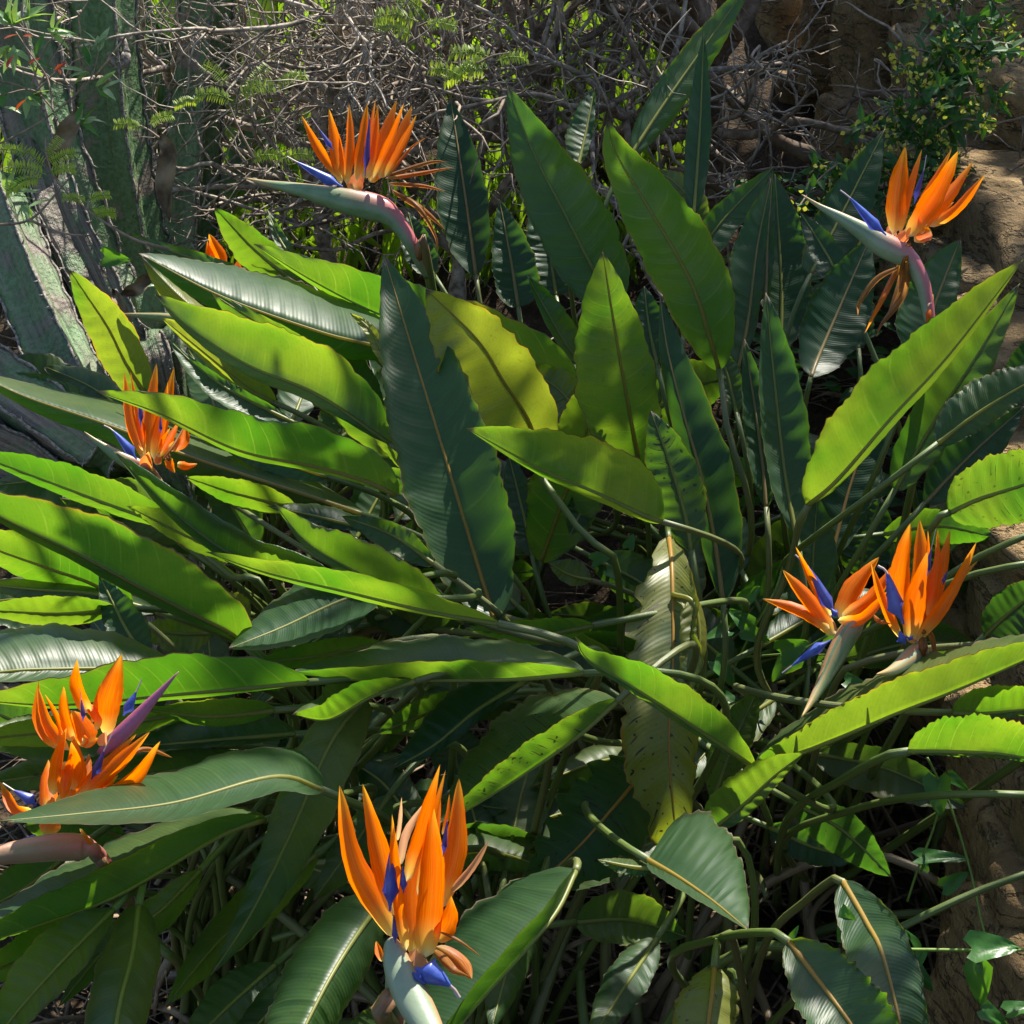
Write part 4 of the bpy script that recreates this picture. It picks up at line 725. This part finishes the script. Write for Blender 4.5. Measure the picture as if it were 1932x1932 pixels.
for i, (x, y, d, sx, sy, sz, rz) in enumerate([(1905, 60, 3.0, .20, .25, .17, .1), (1690, 110, 3.35, .17, .22, .30, .2), (1600, 60, 3.6, .18, .22, .22, -.1), (1830, 330, 2.85, .26, .24, .13, .2), (1920, 430, 2.6, .22, .25, .20, .0),
    (1640, 260, 3.3, .16, .2, .16, .4), (1905, 210, 2.85, .13, .18, .12, .6), (1800, 170, 3.15, .2, .2, .2, .1), (1760, 60, 3.3, .18, .2, .2, .0), (1880, 590, 2.45, .24, .26, .18, -.1), (1780, 450, 2.75, .24, .24, .17, .1), (1920, 730, 2.25, .22, .26, .18, .1),
    (1200, 150, 3.95, .20, .22, .16, .2), (1290, 60, 4.0, .22, .22, .2, .0), (1420, 170, 3.9, .2, .2, .22, .3), (1500, 60, 3.85, .2, .2, .2, .3), (1530, 210, 3.75, .18, .2, .18, .0), (1850, 0, 3.1, .2, .2, .2, .1), (1720, -20, 3.4, .25, .22, .2, .1), (2020, 300, 2.8, .3, .3, .3, .0), (2040, 600, 2.4, .3, .3, .3, .0), (1330, 240, 3.9, .2, .2, .16, .1), (1120, 60, 4.0, .18, .2, .14, .1)]):
    rock(wl, P(x, y, d * 1.05), (sx, sy, sz), rz, i + 1)
wr = Thing('stone_wall', 'weathered brown rock edging beside the trailing vine', 'wall', (.60, 1.85, ground_z(.60, 1.85)))
for i, (x, y, d, sx, sy, sz, rz) in enumerate([(1925, 1560, 1.92, .15, .24, .24, .1), (1905, 1740, 1.85, .14, .24, .22, -.1), (1935, 1900, 1.75, .16, .24, .2, .2), (1900, 1120, 2.12, .15, .26, .20, .2), (1950, 1300, 2.02, .16, .26, .2, .0), (1890, 930, 2.3, .2, .26, .22, .1), (1840, 1290, 2.2, .16, .2, .2, .2), (2030, 1450, 1.9, .2, .3, .3, 0), (2030, 1750, 1.8, .2, .3, .3, 0), (1905, 1430, 2.0, .12, .2, .12, .3), (1880, 1850, 1.9, .10, .2, .12, .5)]):
    rock(wr, P(x + 48, y, d * 1.03), (sx, sy, sz), rz, i + 41, rough=.30, sub=20)

# ------------------------------------------------------------------ small leaf geometry
def small_leaf(c, dr, nr, L, Wd, fold=.25, heart=False):
    dr = dr / np.linalg.norm(dr); sd = np.cross(dr, nr); sd /= np.linalg.norm(sd) + 1e-9; up = np.cross(sd, dr)
    V = []; Fc = []; uv = []
    if heart:
        ss = np.linspace(0, 1, 11); ws = (1 - ss) ** .62 * np.minimum(1, (ss * 9 + .25) ** .5) * 1.08; cols = np.linspace(-1, 1, 7)
        for s_, w_ in zip(ss, ws):
            for c_ in cols:
                bk = -.16 * L * max(0, 1 - s_ * 4) * abs(c_) ** 1.2 * (1 if abs(c_) > .1 else 0)
                V.append(c + dr * (L * s_ + bk) + sd * Wd / 2 * w_ * c_ + up * (fold * Wd * .5 * w_ * abs(c_) ** 1.4 - L * .22 * s_ * s_ + .02 * L * math.sin(s_ * 9 + c_ * 5))); uv.append((s_, .5 + c_ / 2))
        return V, [[i * 7 + j, i * 7 + j + 1, i * 7 + j + 8, i * 7 + j + 7] for i in range(10) for j in range(6)], uv
    ss = [0, .12, .35, .65, 1]; ws = [.02, .55, 1, .7, .0]
    for s_, w_ in zip(ss, ws):
        b = c + dr * L * s_ - up * L * .18 * s_ * s_
        back = dr * (-.12 * L if heart and s_ < .1 else 0)
        V += [b + sd * Wd / 2 * w_ + up * fold * Wd * w_ * .5 + back, b, b - sd * Wd / 2 * w_ + up * fold * Wd * w_ * .5 + back]; uv += [(s_, 0), (s_, .5), (s_, 1)]
    for i in range(len(ss) - 1):
        Fc += [[i * 3, i * 3 + 1, i * 3 + 4, i * 3 + 3], [i * 3 + 1, i * 3 + 2, i * 3 + 5, i * 3 + 4]]
    return V, Fc, uv
def rv(rn): return np.array([rn.gauss(0, 1), rn.gauss(0, 1), rn.gauss(0, 1)])
# leafy shrub with yellow flowers on the wall
rn = random.Random(5); ivy = Thing('leafy_shrub', 'dark green leafy shrub with tiny yellow flowers hanging over the stone wall', 'shrub', P(1790, 330, 2.78))
lv = []; fl = []; stm = []
axis = [(1850, -60), (1800, 30), (1810, 120), (1780, 200), (1740, 240), (1700, 300), (1650, 330), (1620, 380)]
for i in range(84):
    k = rn.uniform(0, len(axis) - 1.01); j = int(k); f = k - j; ax_ = np.array(axis[j]) * (1 - f) + np.array(axis[j + 1]) * f
    wdt = [60, 75, 80, 80, 70, 70, 60, 60][j]
    a_ = P(ax_[0] + rn.gauss(0, wdt * .45), ax_[1] + rn.gauss(0, 30), 2.66 + rn.uniform(-.10, .10)); dv = np.array([rn.uniform(-.7, .5), rn.uniform(-.9, 0), rn.uniform(-.4, .7)])
    q = spline([a_, a_ + dv * .06, a_ + dv * .13 + [0, 0, -.02]], 8); stm.append(tube(q, .0014, 5))
    for t in range(14):
        b = q[rn.randrange(8)]; lv.append(small_leaf(b, dv + rv(rn) * .9, np.array([0, -.3, 1]) + rv(rn) * .5, rn.uniform(.018, .036), rn.uniform(.008, .013)))
    if rn.random() < .55:
        for t in range(22): fl.append(small_leaf(q[-1] + rv(rn) * .013, rv(rn), rv(rn), .008, .007))
mk('stem', *join2(stm), 'twig', ivy); mk('foliage', *join2(lv), 'shrubleaf', ivy, kind='stuff', smooth=False); mk('flower_clusters', *join2(fl), 'yelflower', ivy, kind='stuff', smooth=False)
# leafy undergrowth by the shrub trunk and wall foot
rn = random.Random(15); und = []
for i in range(900):
    x = rn.uniform(1380, 1880); y = rn.uniform(330, 560) if rn.random() < .6 else rn.uniform(540, 1150)
    d_ = np.interp(y, [330, 560, 1150], [3.2, 2.75, 2.35]) + rn.uniform(-.05, .15); und.append(small_leaf(P(x, y, d_), np.array([rn.uniform(-1, 1), -.4, rn.uniform(-.3, .6)]), np.array([0, -.4, 1]) + rv(rn) * .4, rn.uniform(.02, .05), rn.uniform(.010, .022)))
o = mk('undergrowth', *join2(und), 'shrubleaf', None, smooth=False); tag(o, 'low dark leafy undergrowth at the foot of the stone wall', 'undergrowth', kind='stuff')
# sunny grass and weeds on the bank behind the twigs
rn = random.Random(6); gr = []
for i in range(5200):
    x = rn.uniform(-1.5, .38); y = rn.uniform(3.35, 4.7); b = np.array([x, y, ground_z(x, y)])
    if mnoise.noise((x * 2.2, y * 2.2, 5)) < -.12: continue
    gr.append(small_leaf(b, np.array([rn.gauss(0, .45), rn.gauss(-.2, .4), 1]), np.array([rn.gauss(0, .6), -1, .3]), rn.uniform(.06, .16), rn.uniform(.006, .018)))
o = mk('grass', *join2(gr), 'bright', None, smooth=False); tag(o, 'sunlit yellow green grass and weeds on the bank behind the bare shrubs', 'grass', kind='stuff')
# dry litter under the plants
rn = random.Random(8); lt = []
for i in range(2000):
    x = rn.uniform(-.85, .72); y = rn.uniform(1.2, 3.2); b = np.array([x, y, ground_z(x, y) + rn.uniform(.0, .05)]); L = rn.uniform(.05, .3); an = rn.uniform(0, 6.283)
    dv = np.array([math.cos(an), math.sin(an), rn.uniform(-.1, .35)]); lt.append(tube(spline([b, b + dv * L * .5 + [0, 0, rn.uniform(-.01, .02)], b + dv * L], 5), [rn.uniform(.0015, .005)] * 5, 4, flat=.3))
for i in range(240):
    x = rn.uniform(-.5, .6); y = rn.uniform(1.6, 2.4); b = np.array([x, y, 0.]); L = rn.uniform(.12, .32); an = rn.uniform(0, 6.283)
    dv = np.array([math.cos(an) * .7, math.sin(an) * .7, rn.uniform(.3, 1.0)]); lt.append(tube(spline([b, b + dv * L * .5, b + dv * L + [0, 0, -.03]], 7), np.linspace(.008, .003, 7), 5, flat=.35))
o = mk('dry_litter', *join2(lt), 'straw', None); tag(o, 'dry brown straw and dead stalks littering the soil under the leaves', 'litter', kind='stuff')

# ------------------------------------------------------------------ vines
def vine(label, stems, leaves, mat='vine', name='vine', group='vines with heart shaped leaves', r=.0013, d=1.7):
    b = P(*stems[0][0]); th = Thing(name, label, 'vine', b, group)
    for st in stems: q = spline([P(*p) for p in st], 30); tv = tube(q, r, 6); mk('stem', *tv[:2], 'vinestem', th)
    for i, (x, y, dd, L, Wd, an) in enumerate(leaves):
        rn = random.Random(i * 7 + int(x)); k = PX(dd); dv = RT * math.cos(an) + UP * math.sin(an) + FW * rn.uniform(-.3, .1)
        c = P(x, y, dd) - dv * L * k * .5; V, Fc, uv = small_leaf(c, dv, -FW + UP * .5 + rv(rn) * .35, L * k, Wd * k, .3, True)
        mk('leaf', V, Fc, mat, th, uv=uv, smooth=True)
    return th
M['vinestem'] = m_simple('vine_stem', (.10, .18, .03), (.17, .26, .05), 40, .5)
h = math.pi
vine('vine stretched across two glossy leaves with bright paired leaves', [[(1600, 1782, 1.30), (1640, 1790, 1.28), (1750, 1792, 1.3), (1860, 1793, 1.32), (1960, 1792, 1.34)], [(1600, 1782, 1.30), (1597, 1760, 1.29)], [(1850, 1793, 1.32), (1853, 1830, 1.32)]],
    [(1598, 1738, 1.28, 62, 56, 1.9), (1880, 1785, 1.3, 88, 66, .15), (1848, 1862, 1.32, 84, 54, -1.5), (1880, 1920, 1.34, 60, 40, -.5), (1930, 1900, 1.34, 60, 40, .3), (1500, 1690 + 68, 1.3, 26, 14, 1.0), (1604, 1795, 1.3, 30, 16, -.9)])
vine('thin vine climbing past the dark rocks with a few drooping heart shaped leaves', [[(1712, 1700, 1.85), (1735, 1630, 1.83), (1762, 1560, 1.82), (1775, 1490, 1.8), (1750, 1430, 1.78)], [(1850, 1730, 1.78), (1830, 1640, 1.8), (1800, 1540, 1.8), (1775, 1480, 1.8)], [(1850, 1730, 1.78), (1868, 1800, 1.77), (1890, 1890, 1.76)]],
    [(1770, 1505, 1.79, 72, 54, -1.57), (1812, 1478, 1.8, 52, 26, -.55), (1785, 1615, 1.82, 96, 36, .1), (1805, 1660, 1.79, 58, 36, .5), (1745, 1632, 1.83, 22, 18, 1.5), (1730, 1810, 1.8, 60, 40, .9), (1745, 1850, 1.84, 50, 40, -.7), (1900, 1900, 1.76, 56, 40, -.3), (1720, 1770, 1.82, 50, 36, 2)])
vine('vine creeping among the stalks beside the pair of flowers', [[(1380, 1270, 2.0), (1420, 1190, 1.98), (1460, 1120, 1.96), (1480, 1060, 1.98)], [(1400, 1240, 2.0), (1500, 1230, 1.9), (1560, 1200, 1.85)]],
    [(1418, 1120, 1.95, 46, 34, .6), (1395, 1165, 1.96, 50, 40, 2.4), (1430, 1200, 1.95, 56, 36, -.4), (1500, 1222, 1.88, 56, 54, .4), (1350, 1195, 1.97, 50, 34, 3.3), (1370, 1270, 1.95, 60, 44, -.8), (1470, 1265, 1.93, 50, 34, -2.2), (1385, 1325, 1.96, 56, 40, -.3), (1300, 1290, 1.98, 40, 30, 2.8), (1570, 1270, 1.84, 46, 36, .7), (1600, 1150, 1.88, 46, 40, .9), (1620, 1290, 1.84, 50, 34, -.2), (1140, 1050, 2.0, 44, 30, .4), (1165, 1090, 2.0, 44, 30, -.5), (1190, 1020, 2.0, 30, 24, 1.2)])
vine('slender vine hanging over the shaded wall behind the drooping flower', [[(1790, 380, 2.7), (1815, 440, 2.62), (1830, 500, 2.58), (1850, 560, 2.5), (1880, 640, 2.42)], [(1830, 440, 2.62), (1870, 430, 2.62)]],
    [(1820, 438, 2.6, 30, 20, .1), (1850, 436, 2.6, 30, 14, .2), (1832, 512, 2.56, 36, 22, -.2), (1895, 655, 2.4, 38, 34, -1.5), (1700, 380, 2.7, 36, 26, 1.4), (1690, 360, 2.72, 34, 30, 2.2), (1670, 330, 2.75, 34, 20, .4), (220, 488, 2.6, 50, 40, -.2), (275, 535, 2.6, 36, 28, .1)])

# ------------------------------------------------------------------ leafy spray & pinnate twigs upper left
def spray(label, name, stems, d, leafs, mats, cat, seed, r=.0016):
    rn = random.Random(seed); th = Thing(name, label, cat, P(*stems[0][0], d))
    for st in stems: q = spline([P(x, y, d + rn.uniform(-.01, .01)) for x, y in st], 24); mk('twig', *tube(q, np.linspace(r, r * .5, 24), 6)[:2], 'twig', th)
    for (x, y, n, L, Wd, a0) in leafs:
        for i in range(n):
            k = PX(d); an = a0 + rn.uniform(-1.3, 1.3); dv = RT * math.cos(an) + UP * math.sin(an) + FW * rn.uniform(-.5, .5)
            V, Fc, uv = small_leaf(P(x + rn.uniform(-8, 8), y + rn.uniform(-8, 8), d), dv, -FW * .7 + UP + rv(rn) * .5, L * k * rn.uniform(1.0, 1.6), Wd * k * 1.4, .3); mk('leaf', V, Fc, rn.choice(mats), th, uv=uv)
spray('thin twigs with narrow pale green leaves and a few red ones before the cactus', 'leafy_twig', [[(-30, 285), (60, 240), (130, 190), (165, 150)], [(75, 230), (78, 180), (60, 120), (40, 60)], [(60, 160), (80, 100), (110, 55)], [(120, 200), (170, 150), (190, 80)], [(-20, 150), (30, 160), (75, 180)], [(70, 170), (100, 110), (130, 60)], [(100, 205), (60, 170), (0, 180)]], 2.4,
    [(20, 45, 9, 40, 11, 1.6), (48, 40, 7, 40, 11, 1.2), (20, 90, 8, 38, 11, -1.2), (95, 55, 6, 36, 10, .5), (60, 110, 3, 34, 9, 0), (180, 90, 7, 36, 9, 1.8), (165, 130, 6, 34, 9, 2.5), (185, 160, 5, 34, 9, .5), (55, 185, 5, 34, 11, -.4), (150, 230, 6, 32, 9, .1), (10, 200, 3, 30, 10, 1), (20, 365, 10, 36, 10, .4), (45, 385, 6, 34, 9, -.5)], ['spray', 'spray', 'spray', 'spray', 'vine'], 'twig', 41)
spray('thin twigs with small red and orange leaves among the pale leafy ones', 'red_leaved_twig', [[(100, 210), (90, 150), (60, 105), (30, 60)], [(70, 170), (110, 130), (130, 100)]], 2.36, [(45, 70, 1, 20, 6, 0), (60, 120, 1, 20, 6, -.3), (110, 140, 2, 22, 6, .4), (8, 80, 1, 20, 7, 1), (35, 210, 1, 22, 8, -.2), (8, 130, 1, 24, 8, 1.2)], ['redleaf'], 'twig', 43)
def pinnate(label, stems, fronds, d, seed):
    rn = random.Random(seed); th = Thing('pinnate_twig', label, 'twig', P(*stems[0][0], d), 'twigs with feathery leaves')
    for st in stems: q = spline([P(x, y, d) for x, y in st], 24); mk('twig', *tube(q, np.linspace(.0022, .001, 24), 6)[:2], 'twig', th)
    for (x, y, an, L) in fronds:
        k = PX(d); dv = RT * math.cos(an) + UP * math.sin(an) + FW * rn.uniform(-.3, .2); a_ = P(x, y, d); q = spline([a_, a_ + dv * L * k * .5 + UP * L * k * .06, a_ + dv * L * k - UP * L * k * .08], 16); parts = [tube(q, .0006, 4)]
        for i in range(2, 16):
            for s_ in (-1, 1):
                sd = np.cross(dv, -FW); sd /= np.linalg.norm(sd); parts.append(small_leaf(q[i], sd * s_ + dv * .35 - UP * .2 + rv(rn) * .12, UP - FW * .6, L * k * .24, L * k * .075, .1))
        mk('feathery_leaf', *join2(parts), 'fern', th)
pinnate('bare twig with feathery pale green leaves in front of the cactus', [[(320, 470), (250, 450), (170, 400), (110, 345), (90, 300), (85, 260)], [(-20, 425), (55, 415), (110, 360), (150, 310)], [(55, 415), (120, 440), (175, 445)], [(165, 395), (168, 375)]], [(88, 330, 2.9, 70), (92, 325, .15, 52), (90, 310, .5, 56), (85, 315, 2.5, 66), (80, 335, 3.5, 66), (88, 300, 1.0, 50), (165, 378, .3, 44), (165, 382, 2.9, 44), (170, 392, -.2, 46), (175, 408, .2, 44), (50, 290, 2.9, 44)], 2.3, 3)
pinnate('feathery green leaves caught among the bare twigs above the open flower', [[(760, 200), (780, 150), (800, 110), (830, 90)], [(900, 120), (930, 105), (960, 100)]], [(790, 40, 3.0, 80), (800, 48, .1, 60), (780, 70, 2.8, 70), (930, 110, 2.9, 80), (935, 115, .2, 60), (920, 130, 3.3, 80), (880, 150, 2.8, 70), (860, 140, .5, 60), (800, 20, 2.6, 60)], 2.62, 4)
pinnate('feathery green leaves half hidden in the grey twigs near the cactus', [[(480, 300), (450, 240), (430, 190)], [(300, 260), (280, 245), (260, 235)]], [(440, 190, 2.9, 70), (450, 180, .3, 70), (470, 170, 1.0, 60), (430, 160, 2.4, 60), (520, 160, .4, 60), (270, 240, 3.0, 50), (280, 235, .4, 50), (470, 300, .2, 60), (530, 300, .2, 60), (380, 190, 3.2, 50)], 2.62, 5)

# ------------------------------------------------------------------ shade tree beyond the wall
rn = random.Random(77); tx, ty = 2.3, 5.2; tz = ground_z(tx, ty); tree = Thing('shade_tree', 'leafy tree leaning over the stone wall and shading it', 'tree', (tx, ty, tz))
CR = np.array([1.66, 4.78, 3.7])
mk('trunk', *tube(spline([(tx, ty, tz - .1), (2.25, 5.1, 2.0), (1.9, 4.8, 3.0), tuple(CR)], 24), np.linspace(.13, .05, 24), 10)[:2], 'bark', tree, color=(.6, 0, 0, 1))
cl = []
for i in range(66):
    q = CR + (np.array([rn.gauss(.1, .36), rn.gauss(0, .62), rn.gauss(0, .28)]) if i < 52 else np.array([rn.gauss(-.35, .38), rn.gauss(-.1, .7), rn.gauss(0, .2)]))
    for t in range(46):
        cl.append(small_leaf(q + rv(rn) * .09, rv(rn), np.array([0, 0, 1]) + rv(rn) * .5, rn.uniform(.07, .12), rn.uniform(.03, .05)))
SV = np.array(SUN) / SUN.z
def shade_clump(p, h, rad_, n, sz=.075):  # leaf clumps added out of view to throw shade onto the bed
    q = p + SV * (h - p[2])
    for t in range(n):
        e = rv(rn) * rad_ * .62; e[2] *= .5; cl.append(small_leaf(q + e, np.array([rn.gauss(0, 1), rn.gauss(0, 1), rn.gauss(0, .3)]), np.array(SUN) + rv(rn) * .35, rn.uniform(.7, 1.3) * sz, sz * .45))
for x, y, d_, r_ in [(300, 1130, 1.55, .055), (230, 1040, 1.52, .04), (680, 870, 1.76, .05), (1200, 940, 1.72, .055), (1550, 880, 1.58, .075), (1870, 570, 1.56, .06), (1060, 400, 2.3, .10), (1110, 500, 2.3, .10), (1330, 620, 2.05, .08), (1210, 330, 2.05, .05), (950, 610, 2.12, .05), (1010, 640, 2.1, .05),
    (400, 1000, 1.62, .045), (1000, 1240, 1.48, .06), (1140, 790, 1.9, .045), (1060, 1390, 1.45, .05), (1340, 1540, 1.48, .05), (1150, 1560, 1.6, .10), (1000, 1560, 1.6, .08), (1620, 1880, 1.2, .04), (860, 1420, 1.5, .07), (60, 600, 2.4, .08), (100, 860, 2.3, .12), (40, 760, 2.3, .10)]:
    shade_clump(P(x, y, d_), 1.85, r_ * .62, int(8 + 5200 * r_ * r_), .06)
for i in range(9): shade_clump(np.array([rn.uniform(-.7, .55), rn.uniform(1.2, 2.5), .6]), rn.uniform(1.8, 2.1), rn.uniform(.02, .035), 10, .055)
for p_ in ((-.1, 2.1, 1.86), (.5, 2.9, 1.9), (.1, 2.5, 1.84), (.8, 2.6, 1.9), (-.2, 1.7, 1.82)): mk('limb', *tube(spline([CR - [.1, .1, .3], (CR + np.array(p_)) / 2 + [0, 0, .1], p_], 14), np.linspace(.022, .006, 14), 6)[:2], 'bark', tree, color=(.6, 0, 0, 1))  # low limbs added out of view to carry the shading clumps
SN = np.array(SUN)
GAPS = [(P(x, y, d_), r_) for x, y, d_, r_ in [(1570, 1130, 1.55, .085), (1720, 1100, 1.53, .10), (1640, 1230, 1.53, .06), (300, 1500, 1.24, .10), (130, 1440, 1.3, .10), (1265, 1230, 1.72, .08), (480, 900, 1.95, .07), (450, 540, 2.08, .06), (770, 1680, 1.2, .08), (690, 300, 2.42, .08), (560, 150, 2.9, .30), (700, 60, 3.0, .25), (380, 200, 2.9, .2), (100, 1200, 1.42, .06), (980, 1400, 1.45, .05), (230, 1860, 1.22, .03), (1340, 1620, 1.28, .06), (1030, 1690, 1.3, .04), (1480, 480, 2.3, .03), (1450, 600, 2.3, .025)]]
def in_gap(c):                                      # crown leaves cut away so sun falls on chosen spots of the bed
    return any(np.linalg.norm((c - g_) - SN * ((c - g_) @ SN)) < r_ for g_, r_ in GAPS)
cl = [q_ for q_ in cl if not in_gap(q_[0][4])]
mk('crown', *join2(cl), 'canopy', tree, smooth=False, kind='stuff')  # tree crown joined with the added shading clumps
for i in range(5):
    e = CR + np.array([rn.gauss(0, .6), rn.gauss(0, .6), rn.gauss(0, .2)]); mk('limb', *tube(spline([CR - [-.3, -.2, .5], (CR + e) / 2 - [0, 0, .1], e], 12), np.linspace(.04, .012, 12), 7)[:2], 'bark', tree, color=(.6, 0, 0, 1))
